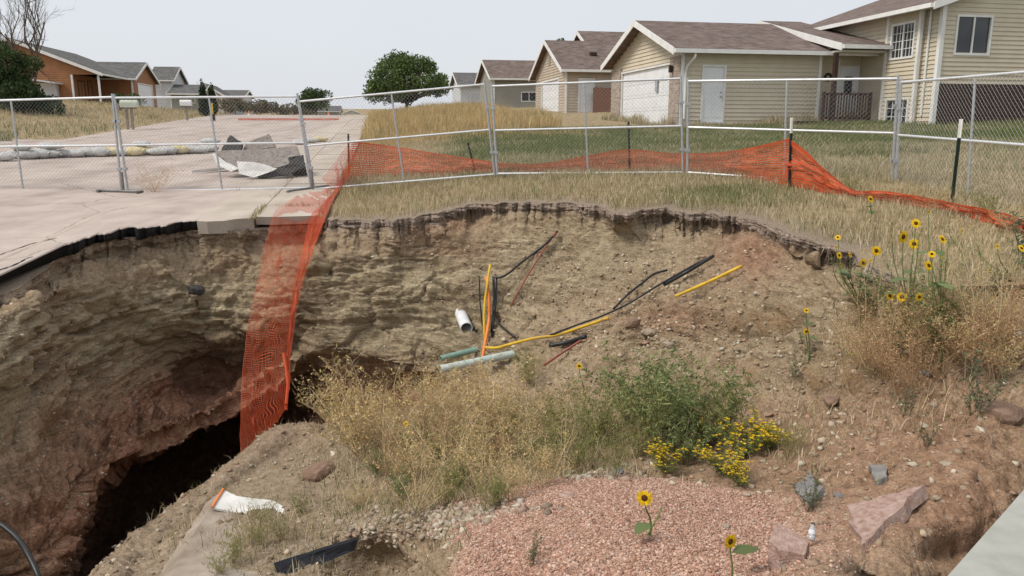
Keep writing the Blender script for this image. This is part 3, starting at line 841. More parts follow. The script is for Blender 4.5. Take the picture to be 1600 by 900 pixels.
b_ = MB(); b_.bx(.05, 5.6, .05, gd - .05, -.4, he - .02); b_.bx(5.6, 7.7, .66, gd - .05, -.4, he - .02); b_.build('wall', TAN, hA)
for (ya, yb) in ((-.04, .93), (6.77, 8.04)):
    s = MB(); s.bx(-.10, .02, ya, yb, -.4, 2.33); s.bx(-.12, .02, ya - .02, yb + .02, 2.33, 2.39); s.build('brick_pier', STONE, hA)
opening(hA, (0, 0, 0), (0, 1, 0), (-1, 0, 0), 1.0, 6.7, -.1, 2.15, 'garage')
opening(hA, (0, 0, 0), (1, 0, 0), (0, -1, 0), .87, 1.68, .0, 2.0, 'door')
gable_roof(hA, 0, 7.75, 0, gd, he, hr, 'x', SH_BROWN, .5, .42, ends=(True, False))
t_ = MB(); corner_board(t_, 0.01, .0, -.4, he - .08, .13); corner_board(t_, 5.62, 0, -.4, he - .1); corner_board(t_, 6.80, .57, -.2, he - .15, .06); t_.build_each('corner_trim', TRIM, hA)
ds = MB(); ds.tube([(.32, -.46, 2.42), (.30, -.44, 2.3), (.14, -.14, 1.98), (.12, -.09, 1.8), (.12, -.09, .1)], .045, 6); ds.build('downspout', TRIM, hA)
lm = MB(); lm.box((-.2, .6, 1.95), (.12, .14, .26)); lm.build('wall_lamp', DARKBR, hA)
nb = MB(); nb.bx(-.05, -.03, 2.3, 2.55, 1.2, 1.7); nb.build('notice', mottled('grey_notice', [(.25, .27, .3), (.45, .47, .5)], 12), hA)
# porch roof, post, railing, front door
lw = MB()
pg = lambda z: (0 if z <= 2.72 else 6.2 * (z - 2.72) / 1.55, 6.2)
lap_wall(lw, (5.95, -1.0, 0), (0, 1, 0), (-1, 0, 0), 6.2, 2.72, 4.25, gable=pg); lw.build('porch_gable', TAN, hA)['kind'] = 'stuff'
pr, _ = gable_roof(hA, 5.95, 7.72, -1.0, 9.5, 2.72, 4.27, 'x', SH_BROWN, .25, .25, ends=(True, False), ridge_at=5.2)
sf = MB(); sf.bx(5.75, 7.66, -1.1, .58, 2.52, 2.60); sf.build('porch_ceiling', SOFFIT, hA)
pp = MB(); pp.bx(5.62, 5.76, -.98, -.84, 0, 2.52); pp.build('porch_post', DARKBR, hA)
dk = MB(); dk.bx(4.3, 7.6, -1.02, .0, -.42, .02); dk.build('porch_deck', DARKBR, hA)
opening(hA, (5.6, .6, 0), (1, 0, 0), (0, -1, 0), 1.29, 2.03, .12, 2.08, 'door')
gl = MB(); gl.bx(7.1, 7.42, .53, .555, 1.1, 1.75); gl.build('door_window', GLASS, hA)
rl = MB(); rl.bx(5.28, 7.26, -.98, -.90, .98, 1.06); rl.bx(5.28, 7.26, -.97, -.91, .10, .17); rail = rl.build('railing', DARKBR, hA)
balm = MB(); balm.bx(-.02, .02, -.02, .02, 0, .81); balme = balm.mesh('baluster', DARKBR)
for k in range(17): link('baluster', balme, rail, (5.34 + k * .115, -.94, .17))
for x in (5.30, 7.24):
    q = MB(); q.bx(x - .05, x + .05, -.99, -.89, 0, 1.09); q.build('rail_post', DARKBR, rail)
wr = MB(); wr.tube([(6.35 + .13 * math.cos(a), .54, 1.72 + .13 * math.sin(a)) for a in np.linspace(0, 2 * math.pi, 13)], .045, 5); wr.build('wreath', mottled('dark_wreath', [(.04, .025, .015), (.10, .05, .03)], 30), hA)
# two-storey block
zb, ze3 = -.6, 3.95
u = MB()
lap_wall(u, (7.7, -2.75, 0), (0, 1, 0), (-1, 0, 0), 1.75, zb, ze3, holes=[(.24, 1.42, -.14, .8), (.26, 1.45, 2.28, 3.45)])
lap_wall(u, (7.9, -3.54, 0), (0, 1, 0), (-1, 0, 0), .8, zb, ze3)
lap_wall(u, (7.7, -2.75, 0), (1, 0, 0), (0, -1, 0), .22, zb, ze3)
lap_wall(u, (7.72, -1.0, 0), (0, 1, 0), (-1, 0, 0), 6.5, 2.5, ze3)
rf = lambda z: (0, 9.2) if z <= ze3 else (4.6 * (z - ze3) / 1.6, 9.2 - 4.6 * (z - ze3) / 1.6)
lap_wall(u, (7.9, -3.54, 0), (1, 0, 0), (0, -1, 0), 9.2, 1.28, ze3 + 1.6, gable=rf, holes=[(.6, 1.92, 2.29, 3.53)])
u.build('upper_siding', TAN, hA)['kind'] = 'stuff'
q = MB(); q.bx(7.96, 17.0, -3.48, 5.5, zb, ze3 - .02); q.bx(7.76, 8.0, -2.7, 5.5, zb, ze3 - .02); q.build('wall', TAN, hA)
sk = MB()
for k in range(7): sk.bx(7.96, 17.1, -3.62 + .004 * (k % 2), -3.50, zb + k * .268, zb + k * .268 + .255)
sk.build('skirting', DARKBR, hA)
t_ = MB()
for x, y in ((7.70, -1.02), (7.70, -2.76)): corner_board(t_, x, y, zb, ze3 - .05, .12)
corner_board(t_, 7.91, -3.55, zb, ze3 - .05, .15); t_.build_each('corner_trim', TRIM, hA)
ds = MB(); ds.tube([(7.83, -3.05, ze3), (7.83, -3.05, .2)], .04, 6); ds.build('downspout', TRIM, hA)
opening(hA, (7.7, -2.75, 0), (0, 1, 0), (-1, 0, 0), .28, 1.43, 2.30, 3.43, 'window', mull=1, grid=(6, 4))
opening(hA, (7.7, -2.75, 0), (0, 1, 0), (-1, 0, 0), .26, 1.40, -.12, .78, 'window', mull=1, grid=(4, 3))
opening(hA, (7.9, -3.54, 0), (1, 0, 0), (0, -1, 0), .62, 1.90, 2.31, 3.51, 'window', mull=1)
gable_roof(hA, 7.75, 17.1, -3.54, 5.5, ze3, ze3 + 1.6, 'y', SH_BROWN, .55, .4)
sf = MB(); sf.bx(7.25, 7.7, -3.9, 5.5, ze3 - .16, ze3 - .10); sf.build('soffit', SOFFIT, hA)
sp = MB(); sp.tube([(7.4, 3.6, 3.62), (7.45, 3.5, 3.4)], .05, 6); sp.build('flood_light', TRIM, hA)

# ---- general gable house
def gable_house(label, loc, rz, X0, X1, Y0, Y1, he, hr, axis, wall, roof, name='house', skip=(), holes={}, cat='house', ov=.4, below=1.2):
    r = thing(name, label, cat, loc, rz)
    m = MB()
    def gx(z):   # gable limits for faces whose run is the span across the ridge
        w = (Y1 - Y0) if axis == 'x' else (X1 - X0)
        return (0, w) if z <= he else (w / 2 * (z - he) / (hr - he), w - w / 2 * (z - he) / (hr - he))
    gz = hr
    lap_wall(m, (X0, Y0, 0), (0, 1, 0), (-1, 0, 0), Y1 - Y0, -below, gz if axis == 'x' else he, .16, gx if axis == 'x' else None, holes.get('-x', ()))
    lap_wall(m, (X1, Y0, 0), (0, 1, 0), (1, 0, 0), Y1 - Y0, -below, gz if axis == 'x' else he, .16, gx if axis == 'x' else None, holes.get('+x', ()))
    lap_wall(m, (X0, Y0, 0), (1, 0, 0), (0, -1, 0), X1 - X0, -below, gz if axis == 'y' else he, .16, gx if axis == 'y' else None, holes.get('-y', ()))
    m.build('siding', wall, r)['kind'] = 'stuff'
    b = MB(); b.bx(X0 + .06, X1 - .06, Y0 + .06, Y1 - .06, -below, he - .03); b.build('wall', wall, r)
    gable_roof(r, X0, X1, Y0, Y1, he, hr, axis, roof, ov, ov)
    t = MB()
    for x in (X0, X1): corner_board(t, x, Y0, -below, he - .1)
    t.build_each('corner_trim', TRIM, r)
    return r
# middle house
hB = gable_house('brown-roofed beige house with white side door, second from the right behind golden grass', W(884, 180, 47), math.radians(11), 0, 9.5, 0, 8, 2.65, 4.5, 'x', TAN2, SH_BROWN,
    name='garage_house', holes={'-x': [(1.6, 6.2, -.2, 2.2)], '-y': [(.75, 1.7, -.2, 2.1)]})
opening(hB, (0, 0, 0), (0, 1, 0), (-1, 0, 0), 1.65, 6.15, -.1, 2.15, 'garage')
opening(hB, (0, 0, 0), (1, 0, 0), (0, -1, 0), .8, 1.65, .0, 2.05, 'door')
gv = MB(); gv.bx(-.04, .0, 3.75, 4.25, 3.1, 3.7); gv.build('gable_vent', mottled('vent_grey', [(.2, .18, .16), (.3, .28, .25)], 20), hB)
lw = MB(); lw.bx(2.6, 11, 3.2, 9.4, 2.6, 4.0); lw.build('wall', TAN2, hB)
gable_roof(hB, 2.6, 11, 2.6, 9.6, 3.7, 5.35, 'x', SH_BROWN, .3, .3)
for x, y, z in ((2.1, 1.7, 3.62), (4.4, 1.6, 3.55)):
    v = MB(); v.box((x, y, z), (.4, .35, .22)); v.build('roof_vent', DARKBR, hB)
fr = thing('wooden_fence', 'reddish brown board fence between the two tan houses', 'fence', W(926, 178, 46.5), math.radians(11))
RW = mottled('red_brown_boards', [(.16, .07, .04), (.25, .12, .075)], 4)
bdm = MB(); bdm.bx(0, .135, 0, .02, -.6, 1.5); bme = bdm.mesh('board', RW)
for k in range(20): link('board', bme, fr, (k * .14, 0, random.uniform(-.02, .02)))
q = MB(); q.bx(0, 2.8, .022, .06, .2, .3); q.bx(0, 2.8, .022, .06, 1.1, 1.2); q.build('rail', RW, fr)
# further houses on the right side of the street
hC = gable_house('low grey-green house with a small white sliding window', W(772, 176, 65), math.radians(11), 0, 9, 0, 7.5, 2.75, 4.3, 'x', GREYGREEN, SH_BROWN, name='house',
    holes={'-y': [(2.25, 3.6, .9, 1.7)]})
opening(hC, (0, 0, 0), (1, 0, 0), (0, -1, 0), 2.3, 3.5, .95, 1.6, 'window', mull=1)
hD = gable_house('small grey house half hidden by the round green tree', W(720, 172, 84), math.radians(11), 0, 8, 0, 7, 2.6, 3.9, 'x', PALE, SH_GREY, name='house')
opening(hD, (0, 0, 0), (1, 0, 0), (0, -1, 0), 1.1, 2.0, .3, 1.8, 'window')
# ---- left side of the street
hE = thing('orange_house', 'rust orange house with a corner porch and white garage door', 'house', W(160, 163, 66), math.radians(9))
m = MB(); hw, ap, he_ = 13.0, 5.0, 2.45
ge = lambda z: (0, hw) if z <= he_ else (hw / 2 * (z - he_) / (ap - he_), hw - hw / 2 * (z - he_) / (ap - he_))
lap_wall(m, (-hw, 0, 0), (1, 0, 0), (0, -1, 0), hw, -1, ap, .16, ge, [(hw - 2.15, hw + 1, -2, he_ - .1)])
lap_wall(m, (-2.15, 0, 0), (0, 1, 0), (1, 0, 0), 6, -1, he_, .16)
lap_wall(m, (-2.15, 6.0, 0), (1, 0, 0), (0, -1, 0), 2.95, -1, he_, .16)
gf = lambda z: (0, 7) if z <= he_ else (3.5 * (z - he_) / 1.5, 7 - 3.5 * (z - he_) / 1.5)
lap_wall(m, (.8, 6, 0), (0, 1, 0), (1, 0, 0), 7, -1, he_ + 1.5, .16, gf, [(1.2, 5.8, -1, 2.1)])
m.build('siding', ORANGE, hE)['kind'] = 'stuff'
b = MB(); b.bx(-hw + .06, -2.2, .06, 13, -1, he_ - .03); b.bx(-2.2, .74, 6.06, 12.94, -1, he_ - .03); b.build('wall', ORANGE, hE)
gable_roof(hE, -hw, 0, 0, 13.5, he_, ap, 'y', SH_GREY, .35, .35)
gable_roof(hE, -5, .8, 6, 13, he_, he_ + 1.5, 'x', SH_GREY, .35, .35, ends=(False, True))
opening(hE, (.8, 6, 0), (0, 1, 0), (1, 0, 0), 1.25, 5.75, -.6, 2.05, 'garage')
opening(hE, (-2.15, 0, 0), (0, 1, 0), (1, 0, 0), 1.2, 2.6, .6, 1.9, 'window', mull=1, trim=DARKBR)
opening(hE, (-2.15, 0, 0), (0, 1, 0), (1, 0, 0), 3.4, 4.3, 0, 2.0, 'door', mat=DARKBR, trim=DARKBR)
for x, y in ((-2.1, -.05), (-.08, -.05), (.72, 5.95)):
    p = MB(); p.bx(x - .07, x + .07, y - .07, y + .07, -1, he_ - .12); p.build('porch_post', TRIM, hE)
p = MB(); p.bx(-2.05, -.05, .0, .06, .55, .62); p.bx(-.11, -.05, 0, 5.9, .55, .62); p.build_each('porch_rail', ORANGE, hE)
cp = MB(); cp.box((-3.9, -.9, 1.75), (2.2, 1.8, .12), Matrix.Rotation(math.radians(8), 3, 'Y')); cp.bx(-4.6, -3.2, -.5, .0, -1, 1.65); cp.build('side_entry_canopy', PALE, hE)
def far_house(label, pxl, pxr, yr, ye, yb, Y, axis, wall, roof, depth=8, rz=9, wins=(), name='house'):
    a, bb = W1(pxl, yb, Y), W1(pxr, yb, Y)
    w = (bb - a).length
    hh = W1(pxl, ye, Y).z - a.z; rr = W1(pxl, yr, Y + depth * (.5 if axis == 'x' else 0)).z - a.z
    r = gable_house(label, a, math.radians(rz), 0, w, 0, depth, hh, max(rr, hh + .5), axis, wall, roof, name=name, below=2.5)
    for (f0, f1, z0, z1) in wins:
        opening(r, (0, 0, 0), (1, 0, 0), (0, -1, 0), f0 * w, f1 * w, z0 * hh, z1 * hh, 'window', mull=1)
    return r
hF = far_house('tall white two storey house with grey roof behind the orange house', 240, 269, 106, 124, 160, 92, 'x', PALE, SH_GREY, 6, 9, [(.2, .42, .55, .8)], 'two_storey_house')
opening(hF, ((W1(269, 160, 92) - W1(240, 160, 92)).length, 0, 0), (0, 1, 0), (1, 0, 0), 2.2, 3.3, 1.6, 2.5, 'window')
far_house('low grey garage with a wide sloping roof beside the white house', 268, 312, 134, 146, 164, 90, 'x', GREYGREEN, SH_GREY, 7, 9, [(.55, .8, .2, .8)], 'low_garage')
far_house('beige gabled house behind the pair of slim evergreens', 294, 345, 131, 147, 166, 112, 'y', TAN2, SH_GREY, 8, 9, [(.3, .45, .4, .8)], 'gabled_house')
far_house('small grey house farthest along the left of the street', 343, 379, 142, 150, 168, 118, 'x', PALE, SH_GREY, 8, 9, [(.2, .4, .3, .8), (.6, .8, .3, .8)], 'small_house')
far_house('dark roofed low house down beyond the street crest', 484, 530, 166, 174, 190, 210, 'x', GREYGREEN, SH_GREY, 9, 9, [(.3, .5, .3, .8)], 'distant_house')
far_house('pale distant house with red gable beyond the street crest', 533, 566, 172, 178, 190, 240, 'y', PALE, SH_BROWN, 9, 9, [(.3, .6, .3, .8)], 'distant_house')
# ================================================================== surface look-up: which ground point shows at a photo pixel
_allV = np.concatenate([CR.reshape(-1, 3), FV.reshape(-1, 3)])
_allN = np.concatenate([grid_normals(CR).reshape(-1, 3), np.tile([0, 0, 1.0], (NCOL * NT, 1))])
_ax, _ay, _ad = proj(_allV)
_BIN = 3
_bx, _by = np.floor(_ax / _BIN).astype(int) + 60, np.floor(_ay / _BIN).astype(int) + 60
_ok = (_ad > .3) & (_bx >= 0) & (_by >= 0) & (_bx < 680) & (_by < 480)
_vi = np.nonzero(_ok)[0]
_o = np.argsort(-_ad[_vi]); _vi = _vi[_o]
_zb = np.full((680, 480), -1, np.int64)
_zb[_bx[_vi], _by[_vi]] = _vi                                        # nearest written last
def S(px, py):
    bx, by = int(px // _BIN) + 60, int(py // _BIN) + 60
    best = None
    for r in range(0, 14):
        c = _zb[max(0, bx - r):bx + r + 1, max(0, by - r):by + r + 1]
        c = c[c >= 0]
        if len(c):
            best = c[np.argmin((_ax[c] - px) ** 2 + (_ay[c] - py) ** 2)]; break
    if best is None: return G1(px, py)
    return Vector(_allV[best])
def SN(px, py):
    bx, by = int(px // _BIN) + 60, int(py // _BIN) + 60
    c = _zb[bx - 3:bx + 4, by - 3:by + 4]; c = c[c >= 0]
    n = _allN[c].mean(0) if len(c) else np.array([0, 0, 1.0])
    n = Vector(n)
    if n.dot(Vector((0, -.4, 1))) < 0: n = -n
    return n.normalized()

# ================================================================== temporary chain link fence
GALV = mottled('galvanised_steel', [(.36, .37, .38), (.52, .53, .54)], 30, .5, .4, 0, .55)
WIRE = mottled('weathered_wire', [(.24, .245, .25), (.36, .365, .37)], 30, .6, .3, 0, .4)
GALVB = mottled('bright_rail_steel', [(.58, .59, .60), (.72, .73, .74)], 12, .42, .4, 0, .35)
def fence_panel(label, TL, BL, TR, BR, Yl, Yr, mid, group='temporary chain link fence panels'):
    tl, bl, tr, br = W1(*TL, Yl), W1(*BL, Yl), W1(*TR, Yr), W1(*BR, Yr)
    base = (bl + br) / 2
    t = thing('temporary_fence', label, 'fence', bl, 0, group)
    L = lambda a, b: (bl + (br - bl) * a) * (1 - b) + (tl + (tr - tl) * a) * b - bl
    for a in (0, 1):
        MB().tube([L(a, -.01), L(a, 1.03)], .024, 8).build('post', GALV, t)
    MB().tube([L(mid, .0), L(mid, 1)], .019, 7).build('middle_post', GALV, t)
    for b in (0.005, .5, .995): MB().tube([L(0, b), L(1, b)], .021, 8).build('rail', GALVB, t)
    # woven wire: two families of diagonals
    mb = MB(); w, h = (br - bl).length, (tl - bl).length
    p = .075; n1 = int((w + h) / p)
    nrm = (br - bl).cross(tl - bl).normalized()
    for fam in (0, 1):
        for k in range(1, n1):
            x = k * p
            pts = []
            a0, b0 = (x, 0.0) if x < w else (w, x - w)
            a1, b1 = (x - h, h) if x > h else (0.0, x)
            A, B = L(a0 / w if not fam else 1 - a0 / w, b0 / h), L(a1 / w if not fam else 1 - a1 / w, b1 / h)
            o = nrm * (.003 if fam else -.003)
            mb.tube([A + o, B + o], .0017, 3, False)
    mb.build('wire_mesh', WIRE, t)['kind'] = 'stuff'
    cl = MB()
    for a in (0, 1):
        for b in (.25, .75): cl.box(L(a, b), (.09, .06, .05))
    cl.build_each('clamp', GALV, t)
    return t
fence_panel('chain link fence panel at the left edge in front of the sandbags', (-135, 160), (-110, 299), (176, 151), (190, 301), 15.7, 15.6, .49)
fence_panel('chain link fence panel on the street in front of the broken asphalt pile', (179, 152), (200, 300), (465, 150), (486, 294), 15.6, 15.9, .51)
fence_panel('chain link fence panel from the sidewalk to the first lawn joint, below the round tree', (467, 158), (491, 296), (757, 131), (773, 273), 15.9, 15.8, .5)
fence_panel('chain link fence panel on the lawn in front of the white garage doors', (768, 134), (777, 272), (1064, 122), (1067, 270), 15.7, 15.0, .5)
fence_panel('chain link fence panel on the lawn before the white side door and porch', (1075, 126), (1074, 270), (1403, 122), (1393, 292), 14.9, 13.3, .5)
fence_panel('chain link fence panel at the right edge before the dark brown skirting', (1408, 128), (1399, 292), (1760, 98), (1735, 372), 13.2, 9.0, .42)
FOOT = mottled('fence_foot_steel', [(.16, .155, .15), (.26, .25, .24)], 12, .7, .3, 0, .3)
def stand(label, pl, pr, pz):
    a, b, c = G1(*pl), G1(*pr), G1(*pz)
    t = thing('fence_stand', label, 'fence foot', c, 0, 'steel feet under the fence joints')
    m = MB(); m.tube([a - c + Vector((0, 0, .03)), b - c + Vector((0, 0, .03))], .028, 6); m.build('base_bar', FOOT, t)
    for q in (a, b): MB().tube([q - c + Vector((0, -.13, .03)), q - c + Vector((0, .13, .03))], .026, 6).build('cross_foot', FOOT, t)
    MB().tube([Vector((0, 0, .02)), Vector((0, 0, .4))], .03, 7).build('sleeve', FOOT, t)
stand('steel fence foot flat on the street beside the dry tumbleweed', (157, 300), (218, 302), (193, 301))
stand('steel fence foot lying across the sidewalk', (452, 301), (510, 293), (488, 297))
stand('steel fence foot at the joint on the grass', (752, 277), (796, 276), (775, 276))

# ---- steel T posts
BLACK = mottled('black_post_paint', [(.012, .012, .012), (.03, .03, .03)], 20, .6, .3)
WHITEP = mottled('white_post_tip', [(.68, .67, .63), (.8, .79, .75)], 20, .5, .3)
DGREEN = mottled('dark_green_post_paint', [(.012, .022, .016), (.025, .04, .03)], 20, .6, .3)
def tpost(label, top, bot, tip=False, Y=None, mat=BLACK):
    b = G1(*bot); yy = b.y if Y is None else Y
    b = W1(*bot, yy); tp = W1(*top, yy) - b
    t = thing('steel_post', label, 'post', b, 0, 'black steel posts holding the orange netting')
    down = -tp.normalized() * .25
    m = MB(); R = tp.to_track_quat('Z', 'Y').to_matrix(); ln = tp.length + .25; c = (tp + down) / 2
    sf = .82 if tip else 1.0
    c0 = down + (tp - down) * sf / 2
    ll = ln * sf
    m.box(c0, (.05, .008, ll), R); m.box(c0 + R @ Vector((0, .018, 0)), (.008, .03, ll), R)
    for k in range(int(ll / .06)): m.box(down + tp.normalized() * (.03 + k * .06) + R @ Vector((0, -.007, 0)), (.014, .014, .02), R)
    m.build('stake', mat, t)
    if tip:
        q = MB(); c1 = down + (tp - down) * (1 + sf) / 2; q.box(c1, (.05, .009, ln * (1 - sf)), R); q.box(c1 + R @ Vector((0, .018, 0)), (.009, .03, ln * (1 - sf)), R); q.build('painted_tip', WHITEP, t)
tpost('black post at the sidewalk where the netting turns into the pit', (545, 209), (546, 276))
tpost('short leaning black post on the grass', (730, 223), (742, 270))
tpost('black post before the tan garage corner', (981, 190), (983, 268))
tpost('black post with a white tip holding up the netting peak', (1236, 184), (1232, 292), True)
tpost('dark green white-tipped post by the sunflowers', (1503, 186), (1488, 318), True, mat=DGREEN)

# ================================================================== orange safety netting
def net_mat():
    m, nt, b = new_mat('orange_netting', .55, .3)
    n = noise(nt, coords(nt), 2.5, 3)
    c = ramp(nt, n, [(.3, (.52, .065, .02)), (.7, (.74, .13, .04))])
    nt.links.new(c, b.inputs['Base Color'])
    t = nd(nt, 'ShaderNodeBsdfTranslucent'); nt.links.new(c, t.inputs[0])
    mx = nd(nt, 'ShaderNodeMixShader'); mx.inputs[0].default_value = .35
    nt.links.new(b.outputs[0], mx.inputs[1]); nt.links.new(t.outputs[0], mx.inputs[2])
    nt.links.new(mx.outputs[0], nt.nodes['Material Output'].inputs[0]); return m
NET = net_mat()
def resample(C, n):
    C = np.asarray(C, float); d = np.concatenate([[0], np.cumsum(np.linalg.norm(np.diff(C, axis=0), axis=1))])
    t = np.linspace(0, d[-1], n)
    return np.stack([np.interp(t, d, C[:, k]) for k in range(3)], 1), d[-1]
def net_mesh(T, B, pitch_u=.055, pitch_v=.045, wid=.013, fold=.03, seed=0, nv=30, nu=None):
    """lattice of strands between the curves T and B"""
    T, B = catmull(np.asarray(T, float), 8), catmull(np.asarray(B, float), 8)
    Tn, lt = resample(T, 241); Bn, lb = resample(B, 241)
    def P_(u, v):
        x = np.clip(np.asarray(u, float), 0, 1) * 240
        i = np.clip(x.astype(int), 0, 239); f = (x - i)[..., None]
        t = Tn[i] * (1 - f) + Tn[i + 1] * f; b = Bn[i] * (1 - f) + Bn[i + 1] * f
        p = t * (1 - v[..., None]) + b * v[..., None]
        q = np.stack([u * max(lt, lb) * 2.2, v * 4, u * 0], -1)
        p = p + np.stack([fbm(q, seed, 3), fbm(q, seed + 5, 3), .5 * fbm(q, seed + 9, 3)], -1) * fold * (np.sin(np.pi * np.clip(v, 0.05, .95)))[..., None]
        return p
    Lm = max(lt, lb); V, F = [], []
    def ribbon(u, v, du, dv):
        a = P_(u - du, v - dv); b = P_(u + du, v + dv)
        n = sum(len(x) for x in V); m = len(u)
        V.append(np.stack([a, b], 1).reshape(-1, 3))
        k = n + np.arange(m - 1) * 2
        F.append(np.stack([k, k + 1, k + 3, k + 2], 1))
    n_u = nu or int(Lm / pitch_u)
    mid_h = np.linalg.norm(Tn - Bn, axis=1).mean()
    for k in range(nv + 1):                       # lengthwise strands
        u = np.linspace(0, 1, max(20, n_u)); v = np.full_like(u, k / nv)
        w = wid / max(mid_h, .2) / 2 * (1.8 if k in (0, nv) else 1)
        ribbon(u, v, 0 * u, np.full_like(u, w))
    for k in range(n_u + 1):                      # crosswise strands
        v = np.linspace(0, 1, nv * 2 + 1); u = np.full_like(v, k / n_u)
        ribbon(u, v, np.full_like(v, wid / Lm / 2), 0 * v)
    return np.concatenate(V), np.concatenate(F)
def ground_curve(pts, dy=0.0):
    out = []
    for q in pts:
        out.append(np.array(G1(q[0], q[1] + dy)))
    return out
# far run along the grass: bottom on the ground, top at the same forward distance
bot = [(548, 282), (600, 279), (660, 277), (741, 271), (800, 271), (860, 270), (920, 269), (982, 268), (1050, 268), (1120, 272), (1180, 280), (1232, 291)]
topy = [222, 228, 237, 249, 256, 254, 243, 234, 240, 239, 230, 218]
Bc = np.array(ground_curve(bot)); Bc[:, 2] += .02
Tc = np.array([W(x, ty, p[1] - .02) for (x, y), ty, p in zip(bot, topy, Bc)])
nt_ = thing('safety_netting', 'orange safety netting strung between the black posts along the grass and down to the sunflowers', 'netting')
V, F = net_mesh(Tc, Bc, .055, .04, .0105, .08, 3, nv=19)
link('net_run', np_mesh('net_run', V, F, NET), nt_)['kind'] = 'stuff'
bot2 = [(1233, 291), (1258, 296), (1285, 302), (1312, 306), (1335, 310), (1370, 316), (1410, 322), (1450, 328), (1490, 335), (1530, 348), (1570, 360), (1600, 368)]
topy2 = [218, 236, 262, 284, 298, 299, 303, 310, 318, 326, 334, 345]
Bc = np.array(ground_curve(bot2)); Bc[:, 2] += .03
Tc = np.array([W(x, ty, p[1] - .03) for (x, y), ty, p in zip(bot2, topy2, Bc)])
V, F = net_mesh(Tc, Bc, .055, .04, .0105, .14, 9, nv=17)
link('net_run', np_mesh('net_run', V, F, NET), nt_)['kind'] = 'stuff'
# the run that lies over the sidewalk and hangs down into the pit
hl = [(547, 222, 14.2), (505, 280, None), (450, 320, None), (428, 340, None), (418, 368, 12.02), (405, 430, 11.4), (390, 500, 10.9), (380, 570, 10.4), (377, 640, 9.8), (375, 718, 9.1)]
hr_ = [(549, 280, None), (532, 300, None), (520, 320, None), (512, 338, None), (498, 370, 11.95), (478, 425, 11.4), (464, 480, 10.9), (455, 545, 10.4), (452, 600, 9.9), (447, 640, 9.4)]
def cv(pts):
    out = []
    for x, y, Y in pts:
        if Y is None: p = np.array(G1(x, y)); p[2] += .05
        else: p = np.array(W(x, y, Y))
        out.append(p)
    return out
hang = thing('hanging_netting', 'orange netting hanging over the sidewalk edge down into the pit', 'netting')
V, F = net_mesh(cv(hl), cv(hr_), .038, .03, .0062, .13, 21, nv=34)
link('net_panel', np_mesh('net_panel', V, F, NET), hang)['kind'] = 'stuff'
# gathered band along its right edge
hb = [(546, 250, 14.1), (527, 290, None), (505, 322, None), (488, 340, None), (478, 370, 11.9), (464, 425, 11.3), (454, 480, 10.8), (449, 545, 10.3), (448, 600, 9.8), (446, 640, 9.3)]
V, F = net_mesh(cv(hb), np.array(cv(hr_)) + [0, -.03, .02], .03, .02, .012, .05, 33, nv=16)
link('gathered_edge', np_mesh('gathered_edge', V, F, NET), hang)['kind'] = 'stuff'
tl_ = MB()
tl_.tube([W1(443, 552, 10.2), W1(447, 575, 10.0), W1(450, 600, 9.75), W1(447, 632, 9.35)], .02, 5); tl_.build('edge_cord', NET, hang)

# ================================================================== pipes and cables in the pit
def plast(name, a, b, r=.4): return mottled(name, [a, b], 8, r, .35)
YEL = mottled('yellow_gas_pipe', [(.40, .29, .12), (.64, .40, .03), (.72, .47, .05)], 7, .6, .25); BLK = plast('black_cable', (.012, .012, .013), (.03, .03, .03))
ORG = plast('orange_conduit', (.70, .18, .03), (.80, .26, .06)); REDC = plast('red_cable', (.20, .05, .035), (.32, .09, .06))
WHP = plast('white_pvc', (.62, .64, .66), (.78, .79, .80)); GRN = plast('pale_green_pvc', (.15, .26, .21), (.26, .38, .32)); GRNW = plast('chalky_green_pvc', (.34, .42, .38), (.55, .60, .56))
def cable(name, label, cat, pts, r, mat, lift=.03, n=7, smooth=True, group=None):
    q = []
    for p in pts:
        if len(p) == 3: q.append(np.array(W(*p)))
        else:
            s = S(*p); s = s + SN(*p) * lift; q.append(np.array(s))
    q = catmull(np.array(q), 6) if len(q) > 2 else np.array(q)
    o0 = Vector(q[0])
    o = MB().tube([Vector(k) - o0 for k in q], r, n).build(name, mat, None, True, o0)
    return tag(o, label, cat, group)
def wallY(x, y): return float(S(x, y).y)
w0 = wallY(765, 520)
cable('gas_pipe', 'yellow pipe bowed upright beside the orange conduit', 'pipe', [(766, 414, w0 + .35), (762, 440, w0 + .2), (757, 480, w0 + .05), (757, 520, w0 - .1), (762, 550, w0 - .15)], .019, YEL)
cable('gas_pipe', 'long curved yellow pipe rising to the right from the green pipes', 'pipe', [(768, 543), (782, 548), (800, 547), (840, 538), (880, 527), (920, 518), (957, 506)], .02, YEL, .13)
cable('gas_pipe', 'straight yellow pipe sticking out of the slope below the sunflowers', 'pipe', [(1053, 469), (1110, 444), (1165, 420)], .02, YEL, .09)
cable('conduit', 'bright orange conduit standing upright in the cable bundle', 'conduit', [(760, 432, w0 + .3), (764, 470, w0 + .1), (764, 500, w0), (757, 540, w0 - .35), (752, 575, w0 - .6), (749, 592, w0 - .65)], .024, ORG)
cable('cable', 'black cable from the upright bundle to the slope, topmost of the black cables', 'cable', [(774, 434, w0 + .2), (790, 430, w0 + .2), (820, 410), (850, 384), (870, 364)], .017, BLK, .08)
cable('cable', 'thin dull red cable slanting from the topmost cable to the bundle', 'cable', [(868, 366), (845, 405), (815, 450), (790, 495, w0 + .05), (772, 528, w0 - .1)], .012, REDC, .08)
